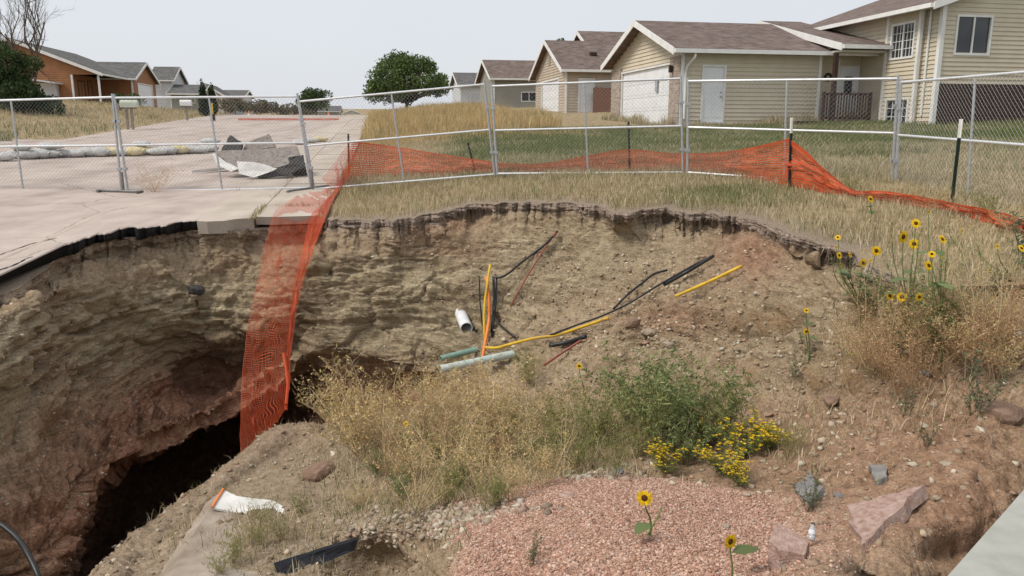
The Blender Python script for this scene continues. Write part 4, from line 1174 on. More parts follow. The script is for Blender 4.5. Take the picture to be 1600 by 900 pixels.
for k, (pts, lb) in enumerate([
    ([(749, 432, w0 + .25), (750, 470, w0 + .12), (754, 510, w0)], 'short black cable at the far side of the yellow bowed pipe'),
    ([(771, 432, w0 + .22), (772, 470, w0 + .1), (768, 520, w0 - .05)], 'thick black cable close beside the orange conduit'),
    ([(776, 434, w0 + .22), (775, 470, w0 + .1), (768, 530, w0 - .1), (764, 575, w0 - .28)], 'black cable hanging past the green pipes'),
    ([(772, 480, w0 + .02), (785, 505), (808, 530)], 'black cable end drooping onto the slope')]):
    cable('cable', lb, 'cable', pts, [.011, .02, .015, .014][k], BLK, .08)
cable('cable', 'long thin black cable running up the slope above the yellow pipe', 'cable', [(850, 534), (900, 515), (945, 498), (985, 478), (1030, 455), (1080, 425), (1114, 407)], .012, BLK, .09)
cable('cable', 'thick black cable end on the slope top by the straight yellow pipe', 'cable', [(1040, 452), (1080, 428), (1115, 407)], .022, BLK, .08)
cable('cable', 'black cable kinked up to the reddish soil', 'cable', [(965, 486), (985, 467), (1003, 447), (1025, 432), (1045, 426)], .015, BLK, .09)
cable('cable', 'thick black pipe stub lying under the long yellow pipe', 'cable', [(858, 545), (890, 538), (920, 528)], .028, BLK, .06)
cable('cable', 'rusty red-black cable lying lowest on the slope', 'cable', [(852, 575), (880, 556), (912, 534)], .015, REDC, .08)
cable('hose', 'thick black hose bending into the pit at the lower left corner', 'hose', [(-15, 812, 5.75), (5, 822, 5.7), (28, 842, 5.6), (45, 868, 5.45), (62, 905, 5.3), (80, 960, 5.2)], .022, BLK)
def open_pipe(name, label, a, b, r, mat, n=20, cat='pipe'):
    a, b = Vector(a), Vector(b); t = (b - a).normalized(); x = t.orthogonal().normalized(); y = t.cross(x)
    m = MB(); rings = []
    for p, rr in ((a, r), (b, r), (b, r * .9), (a, r * .9)):
        base = len(m.v); rings.append(base)
        for k in range(n):
            q = 2 * math.pi * k / n; m.v.append(tuple(p - a + (x * math.cos(q) + y * math.sin(q)) * rr))
    for i in range(4):
        A, B = rings[i], rings[(i + 1) % 4]
        for k in range(n): m.f.append((A + k, A + (k + 1) % n, B + (k + 1) % n, B + k))
    o = m.build(name, mat, None, False, a); return tag(o, label, cat)
wy = wallY(716, 490)
open_pipe('drain_pipe', 'white pipe with an open end sticking out of the pit wall', Vector(W(729, 513, wy - .5)) + (Vector(W(712, 470, wy + .55)) - Vector(W(729, 513, wy - .5))) * 1.9, W(729, 513, wy - .5), .088, WHP)
open_pipe('sewer_pipe', 'upper green pipe, short, poking out of the dirt', W(745, 546, wallY(745, 546) - .03), W(688, 560, min(wallY(688, 560), wallY(745, 546)) - .30), .04, GRN)
open_pipe('sewer_pipe', 'lower green pipe, chalky white at its end', W(802, 553, wallY(802, 553) - .03), W(688, 577, min(wallY(688, 577), wallY(802, 553)) - .45), .052, GRNW)
open_pipe('sewer_pipe', 'short green pipe stub in the shadowed side wall', W(185, 671, wallY(180, 671) + .2), W(127, 677, wallY(150, 677) - .15), .034, GRN)

# ================================================================== rubble, boards, slabs
def rock_mesh(name, size, mat, seed, flat=1.0, sub=2, jag=.28):
    import bmesh
    bm = bmesh.new(); bmesh.ops.create_icosphere(bm, subdivisions=sub, radius=1)
    V = np.array([v.co[:] for v in bm.verts])
    V = np.sign(V) * np.abs(V) ** .75
    d = 1 + jag * fbm(V * 1.3, seed, 3) + .10 * fbm(V * 4, seed + 3, 2)
    V = V * d[:, None] * np.array([1, .8, .7 * flat]) * size
    for v, c in zip(bm.verts, V): v.co = c
    me = bpy.data.meshes.new(name); bm.to_mesh(me); bm.free(); me.materials.append(mat); return me
AGG = mottled('pink_aggregate_concrete', [(.30, .185, .145), (.42, .285, .235), (.50, .385, .33)], 28, .95, .1, .012)
GRYR = mottled('grey_stone', [(.16, .15, .145), (.27, .255, .24)], 10, .9, .15, .01)
TANR = mottled('tan_stone', [(.27, .21, .155), (.42, .35, .27)], 9, .9, .15, .012)
REDR = mottled('reddish_clod', [(.19, .12, .085), (.30, .205, .15)], 9, .95, .1, .015)
def ragged_poly(pts, n=3, amp=.04, seed=0):
    r = random.Random(seed); out = []
    m = len(pts)
    for i in range(m):
        a, b = Vector(pts[i]), Vector(pts[(i + 1) % m])
        for k in range(n):
            p = a.lerp(b, k / n)
            if k: p = p + Vector((r.uniform(-1, 1), r.uniform(-1, 1), r.uniform(-.4, .4))) * amp * (b - a).length
            out.append(p)
    return out
def plate(name, label, cat, pts, thick, mat, seed=0, off=None, group=None, amp=.04):
    pts = [Vector(p) for p in pts]; o0 = sum(pts, Vector()) / len(pts)
    nrm = (pts[1] - pts[0]).cross(pts[2] - pts[0]).normalized()
    cd = Vector((0, 0, CAMZ)) - o0
    if nrm.dot(cd) < 0: nrm = -nrm
    pl = ragged_poly([p - o0 for p in pts], 4, amp, seed)
    o = MB().prism(pl, off or (-nrm * thick)).build(name, mat, None, False, o0)
    return tag(o, label, cat, group)
def lift(px, py, h=0.0): 
    p = S(px, py); return p + Vector((0, 0, h))
def raised(px, py, up):
    """point seen at px, py, about up metres above the soil"""
    g = S(px, py); d = Vector((0, 0, CAMZ)) - g; k = up / max(d.z, .3)
    return g + d * k
plate('concrete_slab', 'triangular pink slab of broken pavement lying on the dirt slope', 'slab', [raised(1321, 787, .045), raised(1358, 780, .05), raised(1445, 757, .06), raised(1400, 800, .06), raised(1345, 852, .05)], .07, AGG, 3)
_cb = S(1240, 878)
plate('concrete_chunk', 'chunky pink block of broken concrete beside the clear bottle', 'concrete chunk', [_cb + Vector(q) for q in ((-.09, .06, .06), (-.01, .19, .08), (.085, .06, .06), (.03, -.03, .05), (-.065, 0, .055))], .15, AGG, 5, off=(0.0, -.01, -.17), amp=.03)
plate('concrete_chunk', 'pink concrete chunk cut off by the bottom edge', 'concrete chunk', [raised(1268, 886, .06), raised(1292, 882, .06), raised(1312, 905, .06), raised(1280, 912, .06)], .09, AGG, 6)
plate('asphalt_piece', 'dark grey flat piece of asphalt half hidden by a small plant', 'asphalt piece', [lift(1240, 768, .03), lift(1262, 745, .06), lift(1284, 772, .05), lift(1266, 800, .03)], .04, GRYR, 8)
plate('asphalt_piece', 'small grey asphalt piece above the triangular slab', 'asphalt piece', [lift(1358, 740, .05), lift(1382, 736, .05), lift(1386, 752, .03), lift(1366, 757, .03)], .04, GRYR, 9)
DUSTY = mottled('dusty_concrete', [(.24, .19, .145), (.33, .27, .215), (.41, .345, .285)], 3, .95, .1, .008)
plate('road_slab', 'flat fallen slab of pavement lying at the bottom of the pit', 'slab', [raised(262, 905, .11), raised(300, 838, .11), raised(342, 768, .11), raised(372, 776, .06), raised(430, 800, -.03), raised(470, 812, -.05), raised(400, 920, .0)], .14, DUSTY, 12, amp=.015)
WBOARD = mottled('white_painted_board', [(.52, .50, .46), (.74, .73, .70)], 5, .6, .25)
_by = S(345, 800).y - .12
bd = [W1(331, 793, _by), W1(349, 765, _by + .28), W1(372, 776, _by + .2), W1(424, 781, _by + .18), W1(460, 801, _by), W1(430, 806, _by - .05), W1(372, 801, _by - .03)]
plate('painted_board', 'bent white board with an orange edge lying over the fallen slab', 'board', bd, .02, WBOARD, 15, amp=.02)
MB().tube([W1(331, 792, _by - .01), W1(340, 778, _by + .13), W1(349, 764, _by + .27)], .012, 5).build('edge_strip', ORG, bpy.data.objects['painted_board'])
_bo = bpy.data.objects['painted_board']; bpy.data.objects['edge_strip'].location = -_bo.location
LINER = mottled('black_liner', [(.010, .011, .016), (.03, .032, .04)], 6, .45, .35)
la, lb_ = S(433, 880).y - .12, S(556, 850).y - .16
plate('plastic_liner', 'strip of black plastic liner standing at the foot of the gravel mound', 'liner', [W1(429, 884, la), W1(500, 861, (la + lb_) / 2), W1(560, 843, lb_), W1(554, 860, lb_ - .04), W1(498, 883, (la + lb_) / 2 - .07), W1(432, 906, la - .05)], .02, LINER, 17, amp=.01)
# concrete driveway corner at the lower right
CORN = mottled('grey_green_concrete', [(.30, .30, .265), (.36, .36, .32), (.41, .405, .365)], 5, .9, .15, .004)
zc = -.36
def at_z(px, py, z):
    d = W1(px, py, 1.0) - Vector((0, 0, CAMZ)); t = (z - CAMZ) / d.z
    return Vector((0, 0, CAMZ)) + d * t
ca, cb = at_z(1470, 912, zc), at_z(1606, 758, zc)
dr = (cb - ca).normalized(); sd_ = Vector((dr.y, -dr.x, 0))
pl = [ca - dr * 2.5, cb + dr * 2.2, cb + dr * 2.2 + sd_ * 3, ca - dr * 2.5 + sd_ * 3]
o = MB().prism(pl, (0, 0, -.16)).build('driveway_slab', CORN, None)
tag(o, 'grey concrete slab corner at the near right of the pit', kind='structure')
# bottle
def bottle():
    m, nt, b = new_mat('clear_plastic', .12, .5); b.inputs['Base Color'].default_value = (.62, .64, .66, 1); b.inputs['Transmission Weight'].default_value = .45
    cap = mottled('bottle_cap', [(.05, .05, .06), (.1, .1, .1)], 9)
    p0 = lift(1266, 856, .035); p1 = p0 + (W1(1270, 818, p0.y + .06) - p0); t = thing('bottle', 'clear plastic bottle lying beside the pink concrete block', 'bottle', p0)
    a = (p1 - p0); n = a.normalized(); L = a.length
    prof = [(0, .02), (.005, .03), (.05, .032), (.06, .029), (.07, .032), (.13, .032), (.16, .025), (.19, .013), (.205, .013)]
    q_ = L / .215; prof = [(k * q_, r * q_ * 1.3) for k, r in prof]
    MB().tube([n * k for k, r in prof], [r for k, r in prof], 14).build('body', m, t, True)
    MB().tube([n * L * .95, n * L * 1.04], .010, 10).build('cap', cap, t)
    MB().tube([n * L * .35, n * L * .58], prof[4][1] * 1.03, 14, False).build('wrapper', mottled('faded_wrapper', [(.55, .56, .58), (.7, .7, .71)], 15), t)
bottle()
# asphalt pile on the street behind the fence
def onroad(px, py, dy=0): 
    g = G1(px, py); return g
pileY = G1(400, 278).y
def pw(px, py, dY=0.0): return W1(px, py, pileY + dY)
ASLAB = mottled('weathered_asphalt', [(.17, .145, .13), (.26, .225, .20), (.33, .29, .26)], 12, .95, .1, .01)
ADARK = mottled('dark_asphalt', [(.035, .034, .033), (.09, .085, .08)], 12, .9, .2, .01)
G_ = 'broken pavement slabs in the pile behind the fence'
plate('pavement_slab', 'long tilted grey pavement slab at the front of the pile', 'slab', [pw(336, 236, .5), pw(464, 228, .9), pw(472, 250, .5), pw(440, 262, .1), pw(362, 262, .0)], .12, ASLAB, 31, group=G_)
plate('pavement_slab', 'dark pointed pavement slab rising at the back of the pile', 'slab', [pw(345, 236, 1.0), pw(360, 211, 1.3), pw(378, 222, 1.2), pw(376, 238, 1.0)], .12, ADARK, 32, group=G_)
plate('pavement_slab', 'brownish pavement slab peaking over the middle of the pile', 'slab', [pw(378, 238, 1.2), pw(384, 224, 1.3), pw(420, 209, 1.4), pw(430, 230, 1.2)], .12, ASLAB, 33, group=G_)
plate('pavement_slab', 'pale curved slab at the left foot of the pile', 'slab', [pw(331, 240, .2), pw(345, 250, .1), pw(372, 264, -.1), pw(360, 268, -.15), pw(338, 256, -.05)], .06, WBOARD, 34, group=G_)
plate('pavement_slab', 'white bent sheet with a black underside at the front of the pile', 'slab', [pw(370, 253, -.2), pw(405, 256, -.25), pw(432, 264, -.25), pw(398, 277, -.4), pw(374, 272, -.35)], .03, WBOARD, 35, group=G_)
plate('pavement_slab', 'dark broken asphalt edge under the white sheet', 'slab', [pw(402, 272, -.3), pw(452, 256, 0), pw(474, 262, .1), pw(452, 272, -.2), pw(405, 278, -.35)], .16, ADARK, 36, group=G_)
plate('pavement_slab', 'black rubble lump at the right end of the pile', 'slab', [pw(450, 246, .3), pw(474, 242, .4), pw(478, 262, .2), pw(455, 264, .1)], .3, ADARK, 37, group=G_, amp=.1)
g1, g2 = G1(300, 272), G1(370, 267)
plate('plank', 'thin white plank lying on the street in front of the pile', 'plank', [g1 + Vector((0, 0, .08)), g2 + Vector((0, 0, .12)), g2 + Vector((0, .55, .14)), g1 + Vector((.3, .5, .09))], .05, WBOARD, 38, amp=.01)
# sandbags in a row across the street
SBW = mottled('white_sandbag_cloth', [(.40, .39, .37), (.60, .60, .58)], 9, .85, .15, .02)
SBY = mottled('yellowed_sandbag_cloth', [(.55, .44, .20), (.66, .60, .42)], 5, .85, .15, .02)
def bag_mesh(seed, mat):
    n, m = 14, 10; V = []
    for i in range(n + 1):
        a = i / n; e = (math.sin(math.pi * min(max(a, .03), .97))) ** .45
        for k in range(m):
            q = 2 * math.pi * k / m
            V.append(((a - .5) * .62, .17 * e * math.cos(q), .10 + .10 * e * math.sin(q) * (1.0 if math.sin(q) > 0 else .95)))
    V = np.array(V); V += np.stack([fbm(V * 9, seed + q, 3) for q in range(3)], 1) * [.03, .03, .022]
    V[:, 2] = np.maximum(V[:, 2], 0)
    ix = np.arange((n + 1) * m).reshape(n + 1, m); r = np.roll(ix, -1, 1)
    F = np.stack([ix[:-1], ix[1:], r[1:], r[:-1]], -1).reshape(-1, 4)
    caps = [ix[0][::-1][None], ix[-1][None]]
    return np_mesh('sandbag', V, [F] + caps, mat, True)
bw = [bag_mesh(200 + k * 7, SBW) for k in range(4)]; by_ = [bag_mesh(300 + k * 7, SBY) for k in range(2)]
bags = [(-34, 247), (-12, 249), (8, 252), (28, 248), (46, 249), (64, 248), (82, 247), (100, 246), (118, 246), (138, 245), (156, 245), (173, 244), (192, 244), (210, 244), (228, 242), (246, 243), (262, 242), (280, 241), (297, 240), (312, 240), (326, 238)]
for k, (x, y) in enumerate(bags):
    p = G1(x, y); yl = k in (11, 13, 14, 17)
    o = link('sandbag', (by_[k % 2] if yl else bw[k % 4])); o.location = p; o.rotation_euler = (0, 0, random.uniform(-.35, .35))
    o.scale = (1.0, 1.25, random.uniform(1.15, 1.45))
    tag(o, ('yellowed' if yl else 'white') + ' sandbag in the bottom row across the street', 'sandbag', 'yellowed sandbags across the street' if yl else 'white sandbags across the street')
for k, (x, y) in enumerate([(36, 242), (74, 240), (84, 240), (222, 235), (330, 230)]):
    p = G1(x, y + 7); p.z += .23
    o = link('sandbag', bw[(k + 1) % 4]); o.location = p; o.rotation_euler = (0, 0, random.uniform(-.4, .4))
    tag(o, 'white sandbag stacked on top of the row across the street', 'sandbag', 'stacked sandbags across the street')
for k, (x, y) in enumerate([(470, 226), (484, 224), (500, 222)]):
    p = G1(x, y); o = link('sandbag', (bw[k] if k < 2 else by_[0])); o.location = p; o.rotation_euler = (0, 0, .3 * k)
    tag(o, ('white sandbag touching the pavement pile behind the fence joint', 'white sandbag just beyond the fence joint by the pavement pile')[k] if k < 2 else 'yellowed sandbag by the gutter beyond the pavement pile', 'sandbag', 'sandbags beyond the pavement pile' if k < 2 else None)
# mailboxes, cones, marker
POSTW = mottled('grey_weathered_wood', [(.20, .17, .14), (.32, .28, .23)], 8)
def mailbox(label, px, py, Y, mat, double=True):
    p = W1(px, py, Y); t = thing('mailbox', label, 'mailbox', p, math.radians(9))
    w = .75 if double else .62
    b = MB(); n = 8
    pr = [(-.14, 0), (.14, 0), (.14, .14)] + [(.14 * math.cos(a), .14 + .12 * math.sin(a)) for a in np.linspace(.3, math.pi - .3, n)] + [(-.14, .14)]
    b.prism([(-w / 2, y * 1.3, 1.02 + z * 1.3) for y, z in pr], (w, 0, 0)); b.build('box', mat, t)
    if double:
        q = MB(); q.bx(-.62, -.40, -.2, .2, .88, 1.12); q.build('newspaper_box', POSTW, t)
    q = MB(); q.bx(-.6 if double else -.3, .3, -.05, .05, .95, 1.01); q.build('arm', POSTW, t)
    for x in ((-.16, .06) if double else (0,)):
        q = MB(); q.bx(x - .05, x + .05, -.05, .05, -.3, .95); q.build('post', POSTW, t)
mailbox('pale green mailbox on two wooden posts at the far left of the street', 206, 203, 37, mottled('pale_green_metal', [(.42, .46, .38), (.54, .57, .48)], 5, .5))
mailbox('small white mailbox on a single post before the evergreens', 293, 193, 47, mottled('white_metal', [(.66, .67, .68), (.78, .78, .78)], 5, .5), False)
CONE = mottled('orange_plastic', [(.72, .16, .03), (.82, .24, .06)], 6, .5)
def cone(label, px, py, Y, h):
    t = thing('traffic_cone', label, 'traffic cone', W1(px, py, Y)); 
    m = MB(); m.tube([(0, 0, .03), (0, 0, h)], [h * .24, h * .06], 12); m.build('body', CONE, t)
    b = MB(); b.bx(-h * .3, h * .3, -h * .3, h * .3, 0, .04); b.build('base', CONE, t)
    MB().tube([(0, 0, h * .5), (0, 0, h * .72)], [h * .165, h * .12], 12, False).build('band', WHITEP, t)
cone('orange traffic cone standing alone on the far street', 390, 190, 57, .75)
cone('orange traffic cone at the street crest near the curb', 514, 190, 62, .72)
mk = thing('marker_post', 'short yellow marker post with a black base beside the evergreens', 'marker post', W1(333, 187, 46)); MB().tube([(0, 0, .3), (0, 0, .95)], .05, 8).build('stake', YEL, mk); q = MB(); q.box((0, 0, .12), (.2, .2, .36)); q.build('base', BLACK, mk)
# orange mesh laid low across the far end of the street
Bc = [np.array(G1(x, 188)) for x in (372, 410, 450, 490, 530)]; Tc = [b + [0, 0, .10] for b in Bc]
V, F = net_mesh(Tc, Bc, .2, .06, .03, .03, 51, nv=4)
o = link('barrier_netting', np_mesh('barrier_netting', V, F, NET)); tag(o, 'low orange netting across the far end of the street', 'netting')
# ================================================================== vegetation
LEAF = foliage_mat('plant_leaf', .7, .25)
TWIG = foliage_mat('dry_stalk', .85, .05)
def sample_faces(V4, w, n, rng):
    """n random points on quads V4 (m,4,3) with weight w times area"""
    a = np.linalg.norm(np.cross(V4[:, 2] - V4[:, 0], V4[:, 3] - V4[:, 1]), axis=1) * .5 * w
    f = rng.choice(len(a), n, p=a / a.sum())
    u, v = rng.random(n)[:, None], rng.random(n)[:, None]
    q = V4[f]
    return q[:, 0] * (1 - u) * (1 - v) + q[:, 1] * u * (1 - v) + q[:, 2] * u * v + q[:, 3] * (1 - u) * v, f
def blades(P0, h, w, col, lean, rng, tipcol=None):
    n = len(P0); az = rng.random(n) * 2 * np.pi; wz = rng.random(n) * np.pi
    dx = np.stack([np.cos(wz), np.sin(wz), 0 * wz], 1) * (w / 2)[:, None]
    ln = np.stack([np.cos(az), np.sin(az), 0 * az], 1) * (lean * h)[:, None]
    up = np.array([0, 0, 1.0])
    m = P0 + up * (h * .55)[:, None] + ln * .35
    t = P0 + up * (h * (1 - .35 * lean))[:, None] + ln
    V = np.stack([P0 - dx, P0 + dx, m + dx * .7, m - dx * .7, t], 1).reshape(-1, 3)
    b = np.arange(n) * 5
    C = np.repeat(col[:, None], 5, 1)
    C[:, 4] *= 1.1
    return V, np.stack([b, b + 1, b + 2, b + 3], 1), np.stack([b + 3, b + 2, b + 4], 1), C.reshape(-1, 3)
def pick(rng, n, cols, p=None):
    c = np.array(cols)[rng.choice(len(cols), n, p=p)]
    return c * (.75 + .5 * rng.random((n, 1)))
STRAW = [(.58, .47, .305), (.50, .40, .245), (.64, .545, .385), (.40, .32, .195), (.36, .29, .165)]
GOLD = [(.60, .43, .19), (.53, .36, .15), (.66, .51, .27), (.44, .32, .15)]
GREEN = [(.13, .165, .05), (.10, .135, .04), (.17, .195, .07), (.21, .22, .09)]
F4 = FV.reshape(-1, 3)[fq]; fcx = F4.mean(1); f_s, f_d = sd_of(fcx[:, 0], fcx[:, 1])
ft = np.broadcast_to(((tt[:-1] + tt[1:]) / 2)[None, :], (NCOL - 1, NT - 1)).reshape(-1)
fpx_, fpy_, fdep = proj(fcx)
seen = (fdep > 1) & (fpx_ > -60) & (fpx_ < 1660)
fgreen = green[:-1, :-1].reshape(-1)
def grass(name, label, wgt, n, hfun, wid, colfun, lean=(.1, .6), seed=1):
    rng = np.random.default_rng(seed)
    p, f = sample_faces(F4, np.where(seen, wgt, 0).astype(float), n, rng)
    nz = fbm(np.stack([p[:, 0], p[:, 1], 0 * p[:, 0]], 1) * .8, seed, 3)
    h = hfun(rng, n, p, f, nz); w = wid * (.7 + .6 * rng.random(n))
    c = colfun(rng, n, p, f, nz)
    V, q, t, C = blades(p - [0, 0, .01], h, w, c, lean[0] + (lean[1] - lean[0]) * rng.random(n), rng)
    return tag(link(name, np_mesh(name, V, [q, t], LEAF, False, cols=C)), label, kind='stuff')
def mixcol(dry, gr, gfun):
    def fn(rng, n, p, f, nz):
        g = np.clip(gfun(p, f, nz), 0, 1); k = rng.random(n) < g
        return np.where(k[:, None], pick(rng, n, gr), pick(rng, n, dry))
    return fn
house_mask = lambda x, y: np.ones_like(x, bool)
def clear(fx, fy):
    """not inside a house on the right"""
    X = (fx - 6.35); Yv = (fy - 30)
    c, s = math.cos(math.radians(11)), math.sin(math.radians(11))
    lx, ly = X * c + Yv * s, -X * s + Yv * c
    inA = ((lx > -.1) & (lx < 8) & (ly > -.1) & (ly < 9)) | ((lx > 7.6) & (lx < 18) & (ly > -3.7) & (ly < 7))
    return ~inA
cl = clear(fcx[:, 0], fcx[:, 1])
lawnside = f_d > -.93
edge = sstep(.04, .4, ft)
grass('grass', 'dry tan grass on the strip between the pit rim and the fence', lawnside * cl * (f_s < 18.5) * edge * (f_s > 3), 95000,
      lambda r, n, p, f, nz: (.07 + .13 * r.random(n)) * (.75 + .6 * np.clip(nz + .3, 0, 1)), .0065,
      mixcol(STRAW, GREEN, lambda p, f, nz: .13 + .75 * fgreen[f] * (fcx[f][:, 1] < 13) + .24 * np.clip(nz, 0, 1)), (.1, .75), 21)
grass('lawn_grass', 'patchy green and dry lawn between the fence and the tan house', lawnside * cl * (f_s > 16) * (f_s < 31), 110000,
      lambda r, n, p, f, nz: (.06 + .12 * r.random(n)) * (1 + .5 * np.clip(nz, 0, 1)), .011,
      mixcol(STRAW, GREEN, lambda p, f, nz: .20 + .78 * fgreen[f] + .5 * nz), (.1, .8), 22)
tall = lawnside * cl * ((f_s > 25) & (f_s < 62)) * np.where(f_d < 7.2, 1, 0) * np.where((f_s < 31) & (f_d > 3 + (31 - f_s)), .0, 1)
grass('tall_grass', 'tall golden dry grass on the empty lot beyond the fence', tall, 60000,
      lambda r, n, p, f, nz: (.32 + .42 * r.random(n)) * (.65 + .6 * np.clip(nz + .4, 0, 1)) * sstep(24, 33, f_s[f]), .017,
      mixcol(GOLD, GREEN, lambda p, f, nz: .10 + .15 * nz), (.05, .5), 23)
lft = (f_d < -12.2) & (f_s > 33) & (f_s < 100)
grass('field_grass', 'dry grass field in front of the orange house', lft, 45000,
      lambda r, n, p, f, nz: (.10 + .24 * r.random(n)) * (.6 + .6 * np.clip(nz + .4, 0, 1)), .020,
      mixcol(GOLD + STRAW + STRAW, GREEN, lambda p, f, nz: .22 + .5 * nz + .4 * (f_s[f] < 40)), (.1, .6), 24)
rgv = np.random.default_rng(25); nV = 2600
vp = G(rgv.uniform(-60, 19, nV), 221 - 10 * rgv.random(nV)); vp = vp[fbm(vp * .8, 2, 2) > -.35]; nV = len(vp)
V, q, t, C = blades(vp, .12 + .22 * rgv.random(nV), np.full(nV, .018), np.where((rgv.random(nV) < .5)[:, None], pick(rgv, nV, GREEN), pick(rgv, nV, STRAW)), .1 + .5 * rgv.random(nV), rgv)
tag(link('verge_grass', np_mesh('verge_grass', V, [q, t], LEAF, False, cols=C)), 'clump of grass on the corner at the left edge', kind='stuff')
strip_h = cl * lawnside * (f_s > 27) * (f_d > 6.8)
# dry weeds along the foot of the tan house
rngh = np.random.default_rng(31); nH = 5200
tX = rngh.random(nH); hx = np.where(rngh.random(nH) < .3, -.15 - .5 * rngh.random(nH), tX * 7.4); hy = np.where(hx < 0, rngh.random(nH) * 8, -.15 - .7 * rngh.random(nH))
c_, s_2 = math.cos(math.radians(11)), math.sin(math.radians(11))
bx_, by2 = 6.35 + hx * c_ - hy * s_2, 30 + hx * s_2 + hy * c_
hp = np.stack([bx_, by2, zg(bx_, by2)], 1)
hh_ = (.25 + .55 * rngh.random(nH)) * np.clip(.55 + .9 * fbm(hp * .9, 3, 3), .2, 1.2)
V, q, t, C = blades(hp, hh_, np.full(nH, .016), np.where((rngh.random(nH) < .25)[:, None], pick(rngh, nH, GREEN), pick(rngh, nH, STRAW)), .1 + .4 * rngh.random(nH), rngh)
tag(link('wall_weeds', np_mesh('wall_weeds', V, [q, t], LEAF, False, cols=C)), 'dry weeds grown up along the foot of the tan house', kind='stuff')
# grass in the joints of the sidewalk
cr_pts = []
rngc = np.random.default_rng(5)
for (a, b, n) in (((-2.1, 12.6), (-2.1, 14.6), 320), ((-2.1, 14.6), (-2.1, 24), 220), ((-2.85, 13.9), (-1.3, 13.9), 160), ((-1.0, 12.6), (-1.0, 26), 900), ((-2.92, 12.6), (-2.92, 20), 60)):
    k = rngc.random(n); s = a[1] + (b[1] - a[1]) * k; d = a[0] + (b[0] - a[0]) * k + rngc.normal(0, .03, n) + (np.abs(rngc.normal(0, .07, n)) * (-1) if a[0] == -1.0 else 0)
    keep = fbm(np.stack([s * 1.4, d, 0 * s], 1), 8, 2) > (-.05 if a[0] != -1.0 else -.6)
    x, y = xy_of(s[keep], d[keep]); cr_pts.append(np.stack([x, y, zroad(s[keep]) + .01], 1))
cp_ = np.concatenate(cr_pts); n = len(cp_)
V, q, t, C = blades(cp_, .03 + .10 * rngc.random(n), np.full(n, .008), np.where((rngc.random(n) < .4)[:, None], pick(rngc, n, GREEN), pick(rngc, n, STRAW)), .3 + .6 * rngc.random(n), rngc)
tag(link('crack_grass', np_mesh('crack_grass', V, [q, t], LEAF, False, cols=C)), 'dry tufts of grass growing in the sidewalk joints', kind='stuff')

# ---- pit cover: sparse grass, gravel, rubble, roots
C4 = CR.reshape(-1, 3)[quads]; ccx = C4.mean(1); cpx, cpy, cdep = proj(ccx)
crow = np.broadcast_to(((rowt[:-1] + rowt[1:]) / 2)[None, :], (NCOL - 1, NROW - 1)).reshape(-1)
def att(a): return a[:-1, :-1].reshape(-1)
cg = att(gravel)
cseen = (cdep > .5) & (cpx > -30) & (cpx < 1630) & (cpy < 950)
def pb(cx, cy, rx, ry, w=1): return w * np.exp(-(((cpx - cx) / rx) ** 2 + ((cpy - cy) / ry) ** 2))
patch = pb(720, 720, 170, 70) + pb(860, 700, 120, 60) + .5 * pb(420, 850, 110, 60) + .6 * pb(640, 800, 110, 40) + .8 * pb(1430, 560, 140, 70) + .8 * pb(1500, 480, 120, 40) + .25 * pb(1150, 560, 130, 50) + .3 * pb(1230, 700, 100, 40)
rg = np.random.default_rng(41)
p, f = sample_faces(C4, patch * cseen * (1 - cg) * (crow > 8.2) + patch * cseen * (cpx > 1250) * (crow > .5) * .7, 30000, rg)
nz = fbm(p * 2.2, 4, 3); n = len(p)
kr = rg.random(n) < np.clip(.22 + .6 * fbm(p * 1.1, 14, 2) - .15 * (cpx[f] > 1250), .03, .8)
V, q, t, C = blades(p, (.04 + .15 * rg.random(n)) * np.clip(.7 + nz, .25, 1.5), .004 + .003 * rg.random(n), np.where(kr[:, None], pick(rg, n, GREEN), pick(rg, n, STRAW)), .2 + .7 * rg.random(n), rg)
tag(link('dry_grass', np_mesh('dry_grass', V, [q, t], LEAF, False, cols=C)), 'thin dry grass growing on the slopes of the pit', kind='stuff')
OCT = np.array([(1, 0, 0), (-1, 0, 0), (0, 1, 0), (0, -1, 0), (0, 0, 1), (0, 0, -1), (.62, .62, .5), (-.62, .6, .5), (-.6, -.62, .5), (.6, -.62, .5)], float)
OF = np.array([(0, 2, 6), (2, 1, 7), (1, 3, 8), (3, 0, 9), (0, 6, 4), (6, 2, 4), (2, 7, 4), (7, 1, 4), (1, 8, 4), (8, 3, 4), (3, 9, 4), (9, 0, 4), (2, 0, 5), (1, 2, 5), (3, 1, 5), (0, 3, 5)])
STONE_M, _nt, _b = new_mat('loose_stone', .9, .12)
_nt.links.new(attr(_nt, 'col', 0), _b.inputs['Base Color'])
bump(_nt, _b, noise(_nt, nd(_nt, 'ShaderNodeNewGeometry').outputs['Position'], 90, 3), .004, .6)
